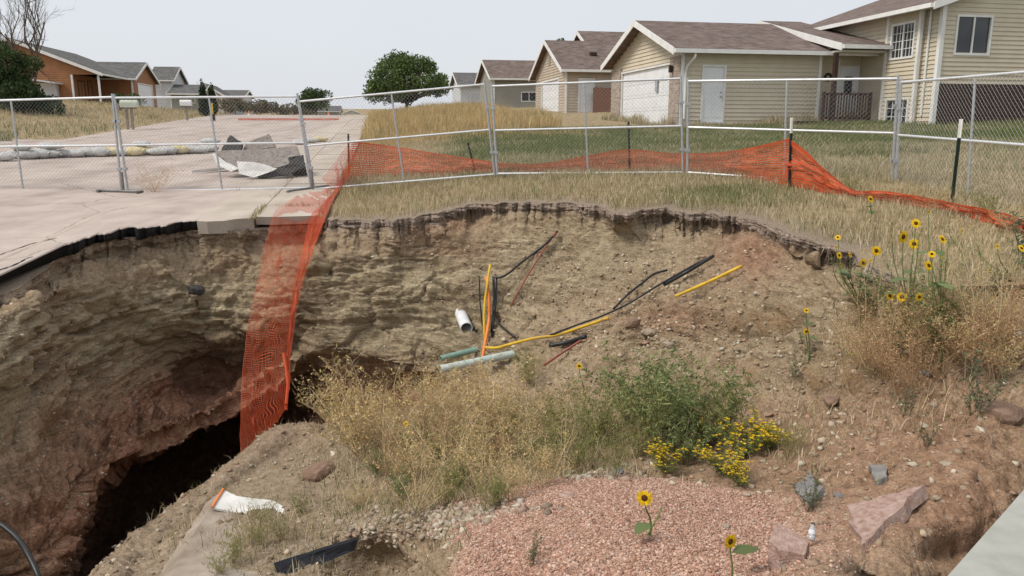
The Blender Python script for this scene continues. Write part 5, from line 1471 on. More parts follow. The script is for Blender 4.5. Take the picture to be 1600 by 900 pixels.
def stones(name, label, wgt, n, smin, smax, cols, seed, power=2.5, sink=.25):
    rg = np.random.default_rng(seed)
    p, f = sample_faces(C4, wgt.astype(float), n, rg)
    s = smin + (smax - smin) * rg.random(n) ** power
    ax = rg.random((n, 3)) * np.array([.7, .7, .55]) + np.array([.75, .6, .45])
    B = OCT[None] * (1 + .28 * rg.normal(size=(n, len(OCT), 1))) * ax[:, None] * s[:, None, None]
    a = rg.random(n) * 6.283; b = rg.normal(0, .5, n)
    ca_, sa_ = np.cos(a)[:, None], np.sin(a)[:, None]; cb_, sb_ = np.cos(b)[:, None], np.sin(b)[:, None]
    x, y, z = B[..., 0], B[..., 1], B[..., 2]
    y, z = y * cb_ - z * sb_, y * sb_ + z * cb_
    x, y = x * ca_ - y * sa_, x * sa_ + y * ca_
    V = np.stack([x, y, z], -1) + p[:, None] + np.array([0, 0, 1.0]) * (s * (.4 - sink))[:, None, None]
    Fo = (OF[None] + (np.arange(n) * len(OCT))[:, None, None]).reshape(-1, 3)
    c = np.repeat(pick(rg, n, cols)[:, None], len(OCT), 1).reshape(-1, 3)
    return tag(link(name, np_mesh(name, V.reshape(-1, 3), Fo, STONE_M, False, cols=c)), label, kind='stuff')
PINK = [(.42, .245, .175), (.48, .29, .215), (.35, .20, .145), (.50, .335, .255), (.30, .175, .13), (.53, .39, .31)]
TANS = [(.32, .25, .175), (.38, .30, .21), (.44, .36, .265), (.27, .19, .13), (.34, .22, .155), (.50, .43, .33)]
stones('gravel', 'pinkish crushed gravel heaped at the near edge of the pit', cseen * cg ** 1.5, 42000, .0025, .010, PINK, 51, 1.6)
slope = cseen * (1 - cg) * ((crow > 3.5) & (cpx > 720) | (crow > 8.6) & (crow < 15))
stones('rubble', 'loose stones and clods strewn over the slopes of the pit', slope * (.35 + pb(1010, 520, 130, 50, 2.5) + pb(1250, 560, 160, 70, 1.2) + pb(1330, 700, 240, 110, .8) + pb(920, 430, 200, 90, .8) + pb(1180, 700, 150, 50, .9)), 12000, .004, .034, TANS, 52, 7)
wallz = cseen * (crow > 1.8) * (crow < 6.2)
stones('clods', 'small stones and clods stuck in the pit wall', wallz * (.4 + pb(900, 390, 300, 60, 1.2) + pb(560, 380, 200, 40, .8)), 5000, .005, .03, TANS, 53, 7, .6)
cob = pb(595, 835, 60, 18) + pb(650, 820, 60, 18) + pb(700, 808, 60, 12) + .8 * pb(780, 795, 90, 10) + .7 * pb(950, 742, 60, 10)
stones('cobbles', 'pale rounded pebbles along the broken edge beside the gravel mound', cob * cseen, 1000, .010, .034, [(.34, .28, .21), (.42, .35, .27), (.29, .22, .16), (.48, .42, .34), (.33, .23, .175)], 54, 2.6, .2)
stones('dirt_clods', 'crumbly brown clods on the floor of the pit', cseen * (crow > 8.6) * (cpx < 680) * (1 - .85 * np.clip(pb(430, 730, 90, 60, 1.3), 0, 1)), 3500, .004, .022, [(.24, .185, .13), (.27, .215, .155), (.33, .27, .20), (.22, .14, .10)], 55, 4)
# roots hanging out of the broken turf
rgr = np.random.default_rng(61); n = 1000
ii = rgr.choice(np.nonzero((xcol > 520) & (xcol < 1345))[0], n); rr_ = rgr.integers(int(.1 * SUB_R), int(1.2 * SUB_R), n)
rp = CR[ii, rr_]; L_ = .03 + .2 * rgr.random(n) ** 3
tip = rp.copy(); tip[:, 2] -= L_; tip[:, :2] += -outv[ii] * (.03 + .04 * rgr.random(n))[:, None] + rgr.normal(0, .025, (n, 2))
sx = np.stack([rgr.normal(size=n), rgr.normal(size=n), 0 * L_], 1) * .0022
V = np.stack([rp - sx, rp + sx, tip], 1).reshape(-1, 3); F = np.arange(n * 3).reshape(-1, 3)
tag(link('roots', np_mesh('roots', V, F, TWIG, False, cols=np.repeat(pick(rgr, n, [(.16, .12, .09), (.30, .24, .17), (.10, .075, .06)]), 3, 0))), 'fine roots hanging from the broken turf edge', kind='stuff')

# ---- weeds: prototypes with stems and foliage as parts
def weed_proto(seed, H=.8, nst=10, nbr=9, ntw=6, spread=.5, up=.6, stemcol=((.52, .40, .22), (.60, .48, .30)), leafcol=STRAW, nleaf=1, ls=.02, lasp=.35, r0=.004, droop=.15, twl=.12, blossom=None, low=.15):
    rg = np.random.default_rng(seed)
    mb = MB(); sl = []; slc = []; L = []; LC = []; BL = []
    def sliver(a, b, w, c):
        d = rg.normal(size=3); d -= 0; d /= np.linalg.norm(d); d *= w
        sl.append([a - d, a + d, b]); slc.append(c)
    stems = []
    for k in range(nst):
        az = rg.random() * 6.283; t = rg.random() ** .6 * spread
        hh = H * (.65 + .4 * rg.random()) * (1 - .3 * t)
        dirv = np.array([math.cos(az) * t, math.sin(az) * t, up]); dirv /= np.linalg.norm(dirv)
        pts = [np.array([rg.normal() * .02, rg.normal() * .02, -.03])]
        for j in range(7):
            dirv = dirv + np.array([rg.normal() * .10, rg.normal() * .10, .05 - droop * j / 7]); dirv /= np.linalg.norm(dirv)
            pts.append(pts[-1] + dirv * hh / 7)
        mb.tube([Vector(p) for p in pts], [r0 * (1 - .8 * j / 7) for j in range(8)], 3, False)
        for j in range(nbr):
            f = low + (1 - low) * (j + rg.random()) / nbr; i = min(int(f * 7), 6); p = pts[i] + (pts[i + 1] - pts[i]) * (f * 7 - i)
            a2 = rg.random() * 6.283; bl = twl * 1.8 * (1.15 - .7 * f) * (.6 + .8 * rg.random()) * H / .8
            bd = np.array([math.cos(a2), math.sin(a2), .55 + .5 * rg.random()]); bd /= np.linalg.norm(bd)
            e1 = p + bd * bl * .55; e2 = e1 + (bd + [0, 0, .25]) * bl * .5
            cc = np.array(stemcol[0]) * (.7 + .6 * rg.random())
            sliver(p, e2, r0 * .38, cc)
            for q in range(ntw):
                g = rg.random(); o = p + (e2 - p) * g
                td = rg.normal(size=3) * .7 + bd + [0, 0, .3]; td /= np.linalg.norm(td)
                tl = twl * (.3 + .7 * rg.random()) * H / .8; e = o + td * tl
                sliver(o, e, r0 * .22, cc)
                for z in range(nleaf):
                    c0 = o + (e - o) * rg.random() + rg.normal(size=3) * .006
                    n1 = rg.normal(size=3); n1 /= np.linalg.norm(n1); n2 = np.cross(n1, rg.normal(size=3)); n2 /= np.linalg.norm(n2) + 1e-9
                    s = ls * (.5 + rg.random())
                    L.append([c0 - n1 * s, c0 - n2 * s * lasp, c0 + n1 * s, c0 + n2 * s * lasp]); LC.append(np.array(leafcol[rg.integers(len(leafcol))]) * (.7 + .6 * rg.random()))
                if blossom and f > .55 and rg.random() < blossom:
                    BL.append(e)
    v = np.array(mb.v); nq = len(v)
    S_ = np.array(sl).reshape(-1, 3); 
    V = np.concatenate([v, S_])
    cst = np.concatenate([np.tile(stemcol[1], (nq, 1)) * (.8 + .4 * rg.random((nq, 1))), np.repeat(np.array(slc), 3, 0)])
    stem_me = np_mesh('stems', V, [np.array(mb.f), nq + np.arange(len(S_)).reshape(-1, 3)], TWIG, False, cols=cst)
    Lv = np.array(L).reshape(-1, 3)
    fol_me = np_mesh('foliage', Lv, np.arange(len(Lv)).reshape(-1, 4), LEAF, False, cols=np.repeat(np.array(LC), 4, 0))
    bl_me = None
    if BL:
        m = []; mc = []
        for e in BL:
            for w in range(5):
                a = w * 1.2566 + rg.random(); s = .017
                c1 = e + [math.cos(a) * s, math.sin(a) * s, .004]; c2 = e + [math.cos(a + .9) * s, math.sin(a + .9) * s, .004]
                m.append([e, c1, c2 + [0, 0, .003]]); mc.append(np.array((.80, .52, .02)) * (.85 + .3 * rg.random()))
        m = np.array(m).reshape(-1, 3)
        bl_me = np_mesh('blossoms', m, np.arange(len(m)).reshape(-1, 3), LEAF, False, cols=np.repeat(np.array(mc), 3, 0))
    return stem_me, fol_me, bl_me
TANL = [(.60, .43, .21), (.54, .36, .16), (.66, .51, .29), (.44, .31, .15), (.38, .32, .12)]
RUST = [(.48, .29, .15), (.54, .36, .20), (.40, .24, .12), (.58, .44, .27)]
SAGE = [(.18, .225, .085), (.14, .185, .065), (.24, .28, .11), (.12, .155, .055), (.30, .31, .13)]
OLIV = [(.20, .22, .07), (.26, .26, .09), (.16, .18, .06), (.34, .30, .12)]
PROTO = {
 'tan': [weed_proto(101 + k, .8, 11, 10, 6, .65, .6, leafcol=TANL, ls=.0105, nleaf=2 if k else 1, twl=.11, r0=.0055) for k in range(4)],
 'rust': [weed_proto(121 + k, .8, 12, 10, 6, .75, .55, stemcol=((.44, .28, .15), (.50, .34, .20)), leafcol=RUST, ls=.0075, nleaf=2, twl=.12) for k in range(3)],
 'sage': [weed_proto(141 + k, .8, 12, 11, 6, .5, .95, stemcol=((.20, .20, .10), (.26, .24, .13)), leafcol=SAGE, ls=.019, lasp=.2, nleaf=3, twl=.085) for k in range(4)],
 'olive': [weed_proto(161 + k, .8, 12, 9, 6, .5, .8, stemcol=((.26, .24, .10), (.30, .26, .13)), leafcol=OLIV, ls=.013, lasp=.25, nleaf=3, twl=.10) for k in range(2)],
 'yellow': [weed_proto(181 + k, .55, 13, 9, 6, .7, .7, stemcol=((.17, .19, .07), (.22, .22, .09)), leafcol=[(.15, .19, .06), (.19, .23, .08), (.24, .26, .09)], ls=.014, lasp=.3, nleaf=3, twl=.10, blossom=.42) for k in range(2)],
 'spiky': [weed_proto(201 + k, .5, 6, 10, 5, .35, .9, stemcol=((.16, .17, .09), (.20, .18, .11)), leafcol=[(.11, .13, .075), (.15, .17, .09), (.09, .10, .06)], ls=.014, lasp=.25, nleaf=2, twl=.07) for k in range(2)],
 'stalk': [weed_proto(221 + k, 1.0, 3, 9, 4, .25, 1.0, leafcol=TANL, ls=.006, nleaf=1, twl=.09, r0=.005, low=.4) for k in range(2)],
}
PH = {'tan': .8, 'rust': .8, 'sage': .8, 'olive': .8, 'yellow': .55, 'spiky': .5, 'stalk': 1.0}
def weed(kind, px, py, hpx, label, group=None, name='weed', cat='weed', seed=None, wide=1.0, at=None):
    p = at if at is not None else S(px, py)
    _, _, dep = proj(np.array(p))
    h = hpx * float(dep) / FPX
    k = random.randrange(len(PROTO[kind])); st, fo, bl = PROTO[kind][k]
    sc = h / PH[kind] * 1.05
    t = thing(name, label, cat, p, random.uniform(0, 6.28), group); t.scale = (sc * wide, sc * wide, sc)
    link('stems', st, t)['kind'] = 'stuff'; link('foliage', fo, t)['kind'] = 'stuff'
    if bl: link('blossoms', bl, t)['kind'] = 'stuff'
    return t
gT = 'tan dry weeds on the pit floor'
tanL = 'tan dry weed in the tangle left of the green bushes'
for x, y, h in [(560, 706, 150), (525, 668, 95), (585, 700, 100), (620, 700, 130), (650, 745, 120), (690, 690, 140), (735, 700, 150), (760, 660, 110), (700, 760, 130), (750, 765, 120), (790, 720, 130), (830, 690, 130), (650, 800, 100), (800, 780, 90), (850, 760, 100), (610, 640, 70), (670, 640, 80), (560, 790, 55)]:
    weed('tan', x, y, h * 1.12, tanL, gT, wide=1.15)
weed('tan', 545, 690, 170, 'tallest tan dry weed, standing against the dark red hollow', wide=.9)
for x, y, h in [(690, 720, 100), (615, 745, 100), (730, 640, 80), (560, 650, 90), (770, 720, 100), (660, 680, 90)]:
    weed('rust', x, y, h, 'reddish dry weed among the tan weeds on the pit floor', 'reddish dry weeds on the pit floor')
oL = 'olive green weed between the dry tangle and the green bushes'
for x, y, h in [(870, 700, 110), (900, 735, 120), (840, 740, 100), (925, 700, 110), (700, 790, 80), (760, 800, 70), (660, 690, 70), (960, 745, 90), (735, 735, 90), (790, 690, 80)]:
    weed('olive', x, y, h, 'olive green weed growing on the pit floor beside the dry tangle', 'olive green weeds on the pit floor')
weed('olive', 828, 600, 70, 'small grey-green bush just below the green pipes', name='bush', cat='bush', wide=1.3)
for x, y, h, l in [(940, 690, 120, 'green bush at the left end of the bush row'), (985, 660, 110, 'tall green bush in the middle of the bush row, reaching the stony slope'), (1030, 700, 140, 'broad green bush at the centre front of the bush row'), (1085, 700, 130, 'green bush right behind the yellow flowers'), (1060, 650, 95, 'green bush at the back of the bush row'), (1130, 690, 110, 'green bush at the right end of the bush row'), (990, 715, 120, 'green bush above the gravel mound, lowest of the bush row'), (1070, 725, 110, 'dark green bush leaning over the gravel mound')]:
    weed('olive' if x in (940, 990, 1130) else 'sage', x, y, h * (1.25 if x in (985, 1085) else 1.1), l, 'green bushes above the gravel mound', 'bush', 'bush', wide=1.25)
for x, y, h, l in [(1165, 715, 85, 'yellow flowering plant with the most blossoms, at the right of the bushes'), (1195, 700, 60, 'yellow flowering plant farthest right beside the bushes'), (1130, 742, 70, 'yellow flowering plant at the edge of the gravel mound'), (1042, 742, 60, 'yellow flowering plant at the top of the gravel mound'), (1105, 690, 60, 'yellow flowering plant inside the green bushes'), (1160, 760, 50, 'small yellow flowering plant lowest on the gravel')]:
    weed('yellow', x, y, h, l, 'yellow flowering plants', 'flowering_plant', 'plant', wide=1.15)
weed('olive', 1235, 712, 60, 'grassy green tuft right of the yellow flowers', name='bush', cat='bush', wide=1.2)
rL = 'rust brown dry weed in the thicket below the sunflowers'
for x, y, h in [(1340, 560, 120), (1385, 590, 140), (1430, 600, 150), (1475, 585, 150), (1520, 560, 130), (1560, 540, 110), (1400, 540, 110), (1450, 545, 120), (1500, 520, 100), (1350, 500, 70), (1590, 560, 140), (1545, 590, 120), (1410, 625, 110), (1330, 610, 90), (1480, 500, 70), (1580, 490, 80), (1430, 490, 70)]:
    weed('rust', x, y, h, rL, 'rust brown weeds under the sunflowers', wide=1.2)
for x, y, h in [(1360, 580, 110), (1440, 560, 130), (1530, 530, 120), (1570, 590, 120), (1490, 560, 130)]:
    weed('tan', x, y, h, 'tan dry weed standing among the rust brown thicket below the sunflowers', 'tan weeds among the rust brown thicket', wide=1.1)
for x, y, h in [(1455, 590, 270), (1530, 560, 240), (1400, 560, 210), (1505, 600, 260), (1340, 570, 180), (1560, 500, 170), (1480, 470, 130)]:
    weed('stalk', x, y, h, 'tall pale dry stalk rising above the sunflower thicket', 'tall pale stalks above the thicket', 'stalk', 'weed')
for x, y, h, l in [(1160, 520, 55, 'brown dry weed on the slope just under the straight yellow pipe'), (1195, 525, 70, 'brown dry weed beside the dark clods right of the yellow pipe'), (1225, 520, 60, 'brown dry weed on the pale slope left of the lone sunflower buds'), (1270, 610, 60, 'brown weed on the stony slope below the pale soil'), (1170, 600, 50, 'thin brown weed right behind the green bushes')]:
    weed('rust', x, y, h, l, wide=1.1)
for x, y, h, l in [(1268, 800, 75, 'dark spiky plant by the grey asphalt piece'), (1415, 650, 55, 'dark spiky plant on the bare slope below the thicket'), (1448, 697, 45, 'dark spiky plant, lower one on the bare slope'), (1520, 650, 110, 'dark green leafy weed on the slope before the reddish clod'), (1600, 420, 130, 'dark green weed at the right edge by the netting'), (1560, 470, 60, 'green weed by the dark hollow at the right edge'), (1240, 590, 50, 'greenish plant on the pale slope')]:
    weed('spiky', x, y, h, l, wide=1.1)
for x, y, h, l in [(365, 880, 60, 'yellowish weed growing in front of the fallen slab'), (405, 850, 55, 'yellowish weed at the end of the white board'), (345, 900, 55, 'yellowish weed at the bottom edge on the fallen slab'), (440, 845, 40, 'low weed between the board and the black liner'), (470, 800, 40, 'low weed on the brown pit floor'), (410, 815, 45, 'small weed poking up beside the white board')]:
    weed('olive', x, y, h, l, wide=1.2)
weed('stalk', 835, 868, 90, 'thin dry stalk standing on the gravel mound', name='stalk')
weed('spiky', 828, 880, 60, 'thin grey-green plant at the foot of the gravel mound')
tw = weed('rust', 240, 302, 52, 'reddish tumbleweed caught against the fence foot on the street', wide=1.5, at=G1(236, 301) + Vector((0, .1, 0)))
for x, y, h in [(1420, 318, 45), (1330, 305, 40), (1540, 345, 60), (1380, 312, 35), (1470, 330, 45), (1290, 296, 30), (1580, 365, 60)]:
    weed('olive' if x in (1330, 1290, 1540) else 'tan', x, y, h, 'low weed growing through the fallen end of the orange netting', 'weeds in the fallen netting', at=G1(x, y))

for x, y, h, l in [(1400, 540, 130, 'leafy green weed under the biggest sunflower heads'), (1455, 545, 120, 'leafy green weed in the middle of the sunflower thicket'), (1355, 500, 80, 'leafy green weed at the rim beside the thicket')]:
    weed('sage', x, y, h, l, wide=.9)
for x, y, h in [(600, 740, 170), (668, 760, 190), (745, 730, 180), (815, 730, 160), (700, 700, 150), (880, 745, 140)]:
    weed('stalk', x, y, h, 'tall thin stalk rising out of the tan tangle', 'thin stalks in the tan tangle', 'stalk', 'weed')
for x, y, h in [(625, 780, 60), (712, 770, 70), (675, 730, 60), (585, 745, 55), (775, 790, 60)]:
    weed('sage', x, y, h, 'small green plant low in the tan tangle', 'small green plants in the tan tangle')
# ---- sunflowers
SFG = foliage_mat('sunflower_leaf', .65, .2)
def head_meshes():
    rg = np.random.default_rng(77); V, F, C = [], [], []
    for ring, (n, r, z) in enumerate(((15, 1.0, .0), (13, .88, .06))):
        for k in range(n):
            a = 6.283 * (k + .5 * ring) / n + rg.normal() * .06; rr = r * (.88 + .2 * rg.random()); w = .17
            c, s = math.cos(a), math.sin(a); b = len(V)
            dz = rg.normal() * .07
            for q, ww, zz in ((.30, w * .6, 0), (.66, w, .05), (rr, .02, dz)):
                V.append((c * q - s * ww, s * q + c * ww, z + zz)); V.append((c * q + s * ww, s * q - c * ww, z + zz))
            F += [(b, b + 1, b + 3, b + 2), (b + 2, b + 3, b + 5, b + 4)]
            C += [np.array((.80, .52, .015)) * (.8 + .3 * rg.random())] * 6
    pet = np_mesh('flower_head', np.array(V), np.array(F), SFG, False, cols=np.array(C))
    d = MB(); n = 12; prev = None
    for r, z in ((.36, -.05), (.38, .08), (.28, .16), (.12, .19)):
        row = len(d.v)
        for k in range(n): d.v.append((r * math.cos(6.283 * k / n), r * math.sin(6.283 * k / n), z))
        if prev is not None:
            for k in range(n): d.f.append((prev + k, prev + (k + 1) % n, row + (k + 1) % n, row + k))
        prev = row
    d.f.append(tuple(prev + k for k in range(n)))
    disc = d.mesh('disc', mottled('sunflower_disc', [(.035, .016, .010), (.085, .035, .015), (.13, .06, .02)], 40, .95, .05))
    g = MB(); g.tube([(0, 0, -.28), (0, 0, -.1), (0, 0, .0)], [.05, .34, .42], 9)
    cup = g.mesh('calyx', mottled('sunflower_green', [(.10, .14, .04), (.17, .21, .07)], 10, .8, .1))
    return pet, disc, cup
PET, DISC, CUP = head_meshes()
SGRN = bpy.data.materials['sunflower_green']
def sunflower(label, base, heads, buds=(), seed=0, leaves=6, stem_r=.006, at=None):
    """heads: (px, py, size px, facing yaw)"""
    rg = random.Random(seed)
    p = at if at is not None else S(*base); t = thing('sunflower', label, 'sunflower', p, 0)
    Yb = p.y; m = MB()
    tops = []
    for x, y, szp, *yaw in list(heads) + [(b[0], b[1], 0) for b in buds]:
        tops.append((W1(x, y, Yb + rg.uniform(-.12, .18)) - p, szp, yaw[0] if yaw else rg.uniform(-.75, .75)))
    hi = max(q[0].z for q in tops); cx = sum((q[0] for q in tops), Vector()) / len(tops)
    for pos, szp, yw in tops:
        k = .55 if len(tops) > 1 else .0
        a = Vector((cx.x * .3, cx.y * .3, min(pos.z, hi) * .35)); b = Vector((pos.x * .75 + cx.x * .1, pos.y * .8, pos.z * .72))
        pts = catmull(np.array([(rg.uniform(-.02, .02), 0, -.03), a, b, pos]), 4)
        m.tube([Vector(q) for q in pts], [stem_r * (1 - .6 * i / len(pts)) for i in range(len(pts))], 5)
    m.build('stem', SGRN, t, True)
    for pos, szp, yw in tops:
        dep = float(proj(np.array(pos + p))[2])
        r = max(szp, 6) * dep / FPX / 2
        face = Vector((math.sin(yw) * .9, -1, .35 + rg.uniform(-.4, .6))).normalized()
        q = face.to_track_quat('Z', 'Y')
        if szp:
            o = link('flower_head', PET, t, pos); o.rotation_mode = 'QUATERNION'; o.rotation_quaternion = q; o.scale = (r * 1.1,) * 3
            link('disc', DISC, o); link('calyx', CUP, o)
        else:
            o = link('bud', CUP, t, pos); o.rotation_mode = 'QUATERNION'; o.rotation_quaternion = q; o.scale = (r * 1.6,) * 3
    V, F, C = [], [], []
    for k in range(leaves):
        pos, szp, yw = tops[k % len(tops)]; f = rg.uniform(.25, .8)
        o = Vector((pos.x * f * .8, pos.y * f, pos.z * f)); a = rg.uniform(0, 6.28); L = rg.uniform(.08, .17)
        d = Vector((math.cos(a), math.sin(a), rg.uniform(-.1, .4))); s = d.cross(Vector((0, 0, 1))).normalized()
        pts = [o, o + d * L * .3 + s * L * .33, o + d * L * .3 - s * L * .33, o + d * L * .65 + s * L * .25 - Vector((0, 0, .01)), o + d * L * .65 - s * L * .25 - Vector((0, 0, .01)), o + d * L - Vector((0, 0, .03))]
        V = [tuple(v) for v in pts]; c = np.array((.13, .165, .065)) * rg.uniform(.8, 1.3)
        link('leaf', np_mesh('leaf', np.array(V), [np.array([(1, 0, 2)]), np.array([(1, 2, 4, 3)]), np.array([(3, 4, 5)])], SFG, False, cols=np.tile(c, (6, 1))), t)
sunflower('sunflower with the biggest open flowers, in the middle of the clump', (1418, 560), [(1411, 370, 20), (1428, 381, 16), (1431, 349, 15), (1390, 462, 16), (1409, 464, 15), (1417, 499, 7, 1.2)], [(1393, 349), (1437, 366), (1416, 440)], 1, 22)
sunflower('sunflower with a row of flowers on the right side of the clump', (1470, 570), [(1472, 374, 16), (1456, 397, 11), (1451, 415, 16), (1473, 398, 9, .8), (1436, 464, 13), (1451, 331, 7, 1.4)], [(1482, 379), (1457, 433), (1456, 444)], 2, 16)
sunflower('sunflower at the left of the clump, leaning over the pit rim', (1345, 520), [(1369, 392, 16), (1348, 411, 14), (1309, 371, 9), (1311, 399, 11), (1328, 398, 8, .9), (1306, 386, 7, 1.3), (1314, 414, 8, 1.2), (1360, 407, 7)], [(1299, 404)], 3, 15)
sunflower('sunflower with one flower in front of the fallen netting', (1362, 350), [(1360, 311, 11, .4)], [], 4, 4, at=G1(1362, 345))
sunflower('sunflower at the right edge with red-centred flower', (1590, 470), [(1596, 388, 13), (1561, 453, 11), (1600, 470, 9), (1558, 385, 10, .8), (1546, 423, 8, 1.0)], [(1526, 382), (1530, 397)], 5, 8)
sunflower('sunflower with a single small flower above the thicket', (1505, 420), [(1503, 361, 9, .9)], [(1482, 354)], 6, 3, at=G1(1507, 420))
sunflower('small sunflower with two flowers on the pale slope', (1266, 562), [(1260, 485, 8), (1260, 518, 10)], [(1250, 521)], 7, 5)
sunflower('sunflower with one large flower over the gravel mound', (1012, 838), [(1007, 778, 25, -.25)], [(1034, 794)], 8, 1)
sunflower('sunflower with one flower low at the bottom of the gravel mound', (1146, 905), [(1141, 846, 24, .6)], [], 9, 1)
sunflower('small sunflower among the tan weeds on the pit floor', (640, 715), [(634, 662, 9)], [(650, 680)], 10, 3)
sunflower('tiny sunflower on the slope above the green bushes', (912, 620), [(905, 572, 10)], [], 11, 2)

# ---- trees
def leaf_cloud(rg, lobes, n, size, cols, hollow=.55):
    """leaves spread through overlapping lobes; (c, r) with anisotropic r"""
    wts = np.array([np.prod(l[1]) ** .75 for l in lobes]); k = rg.choice(len(lobes), n, p=wts / wts.sum())
    c = np.array([l[0] for l in lobes])[k]; r = np.array([l[1] for l in lobes])[k]
    d = rg.normal(size=(n, 3)); d /= np.linalg.norm(d, axis=1)[:, None]
    rad = hollow + (1.08 - hollow) * rg.random(n) ** .6
    p = c + d * r * rad[:, None]
    n1 = rg.normal(size=(n, 3)) + d * .5 + [0, 0, .2]; n1 /= np.linalg.norm(n1, axis=1)[:, None]
    n2 = np.cross(n1, rg.normal(size=(n, 3))); n2 /= np.linalg.norm(n2, axis=1)[:, None] + 1e-9
    s = size * (.6 + .8 * rg.random(n))[:, None]
    V = np.stack([p - n1 * s, p - n2 * s * .5, p + n1 * s, p + n2 * s * .5], 1).reshape(-1, 3)
    cc = np.array(cols)[rg.integers(len(cols), size=n)] * (.7 + .6 * rg.random((n, 1)))
    lob = (.8 + .45 * rg.random(len(lobes)))[k][:, None]
    return V, np.repeat(cc * lob, 4, 0)
BARK = mottled('tree_bark', [(.09, .07, .055), (.17, .14, .11)], 12, .95, .1, .02)
def limb(mb, a, b, r0, r1, rg, n=5, wob=.06):
    a, b = np.array(a, float), np.array(b, float); L = np.linalg.norm(b - a)
    pts = [a + (b - a) * i / n + (rg.normal(size=3) * wob * L * (1 if 0 < i < n else 0)) for i in range(n + 1)]
    mb.tube([Vector(p) for p in pts], [r0 + (r1 - r0) * i / n for i in range(n + 1)], 6); return pts
def tree(label, loc, lobes, n, size, cols, seed, trunk_h, trunk_r, name='tree', group=None, hollow=.5):
    rg = np.random.default_rng(seed); t = thing(name, label, 'tree', loc, 0, group)
    m = MB(); limb(m, (0, 0, -.4), (0, 0, trunk_h), trunk_r, trunk_r * .7, rg, 4, .02)
    for c, r in lobes: limb(m, (0, 0, trunk_h * .8), np.array(c), trunk_r * .5, trunk_r * .1, rg)
    m.build('trunk', BARK, t, True)
    V, C = leaf_cloud(rg, lobes, n, size, cols, hollow)
    link('crown', np_mesh('crown', V, np.arange(len(V)).reshape(-1, 4), LEAF, False, cols=C), t)
    return t
DEEP = [(.055, .085, .028), (.075, .11, .035), (.045, .07, .025), (.10, .135, .05)]
rg0 = np.random.default_rng(5)
bt = W1(636, 176, 62)
lob = []
for k in range(64):
    d = rg0.normal(size=3); d /= np.linalg.norm(d); d[2] = abs(d[2]) * 1.15 - .25
    lob.append((np.array([d[0] * 3.0, d[1] * 3.0, 1.9 + d[2] * (2.35 if d[2] > 0 else 2.6)]), np.array([.8, .8, .75]) * rg0.uniform(.4, 1.1)))
tree('big round green tree standing alone at the street side', bt, lob, 16000, .10, [(.085, .125, .042), (.11, .155, .05), (.065, .10, .035), (.15, .19, .07)], 71, 1.0, .16, 'round_tree', hollow=.3)
lob = [(np.array([rg0.normal() * .85, rg0.normal() * .85, z]), np.array([.75, .75, .6]) * rg0.uniform(.7, 1.2) * (1.2 - .12 * z)) for z in np.linspace(.4, 3.5, 22)]
tree('dense dark green tree at the left edge in front of the orange house', W1(33, 184, 42), lob, 16000, .08, [(.04, .065, .024), (.055, .085, .03), (.03, .048, .02), (.08, .11, .04)], 72, 1.0, .13, 'dark_tree')
def bare_tree(label, loc, H, seed):
    rg = np.random.default_rng(seed); t = thing('bare_tree', label, 'tree', loc); m = MB(); tw = MB()
    def grow(a, d, L, r, lev):
        b = a + d * L; pts = limb(m if lev < 2 else tw, a, b, r, r * .5, rg, 4, .04)
        if lev >= 4: return
        for k in range(5 if lev < 2 else 4):
            f = .35 + .6 * (k + rg.random()) / 5; i = min(int(f * 4), 3); p = pts[i] + (pts[i + 1] - pts[i]) * (f * 4 - i)
            nd_ = d * 1.0 + rg.normal(size=3) * .38 + [0, 0, .18]; nd_ /= np.linalg.norm(nd_)
            grow(p, nd_, L * rg.uniform(.42, .62), r * .42, lev + 1)
    for k in range(4):
        d = np.array([(-.36, -.13, .08, .30)[k] + rg.normal() * .03, rg.normal() * .12, 1.0]); d /= np.linalg.norm(d)
        grow(np.array([(-.3, -.1, .1, .2)[k], 0, -.3]), d, H * rg.uniform(.62, .8), .085, 0)
    m.build('trunk', BARK, t, True); tw.build('twigs', BARK, t)['kind'] = 'stuff'
bare_tree('leafless grey tree rising behind the dark green tree', W1(34, 178, 47), 7.6, 12)
for x, y, hp_, l, gg in ((319, 176, 53, 'left slim evergreen of the pair, the taller one', 13), (333, 175, 46, 'right slim evergreen of the pair, the shorter one', 14)):
    b = W1(x, y, 56); H = hp_ * 56 / FPX
    lob = [(np.array([rg0.normal() * .02, rg0.normal() * .02, z]), np.array([.34, .34, .3]) * max(.16, 1.05 - (z / H) ** 1.8)) for z in np.linspace(.1, H * .93, 14)]
    tree(l, b, lob, 3500, .06, [(.04, .062, .026), (.055, .08, .032), (.03, .048, .02)], gg, .5, .06, 'slim_evergreen', 'slim evergreens beside the street')
lob = [(np.array([rg0.uniform(-1.2, 1.2), rg0.uniform(-1.2, 1.2), rg0.uniform(1.0, 2.9)]), np.array([1.0, 1.0, .8]) * rg0.uniform(.7, 1.1)) for k in range(16)]
tree('distant green tree at the end of the street', W1(494, 186, 92), lob, 5000, .12, DEEP, 15, 1.0, .12, 'distant_tree')
lob = [(np.array([rg0.normal() * .5, rg0.normal() * .5, 5.3 + rg0.normal() * .3]), np.array([.6, .6, .6])) for k in range(8)]
tree('tree top showing over the roof of the beige house', W1(872, 178, 72), lob, 2500, .12, [(.10, .14, .045), (.13, .17, .06)], 16, 6.5, .16, 'tree')
scr = [(352, 172, 75, 1.7), (368, 172, 78, 1.5), (388, 173, 80, 1.5), (408, 173, 82, 1.7), (428, 174, 84, 1.5), (448, 175, 86, 1.5), (466, 176, 88, 1.4)]
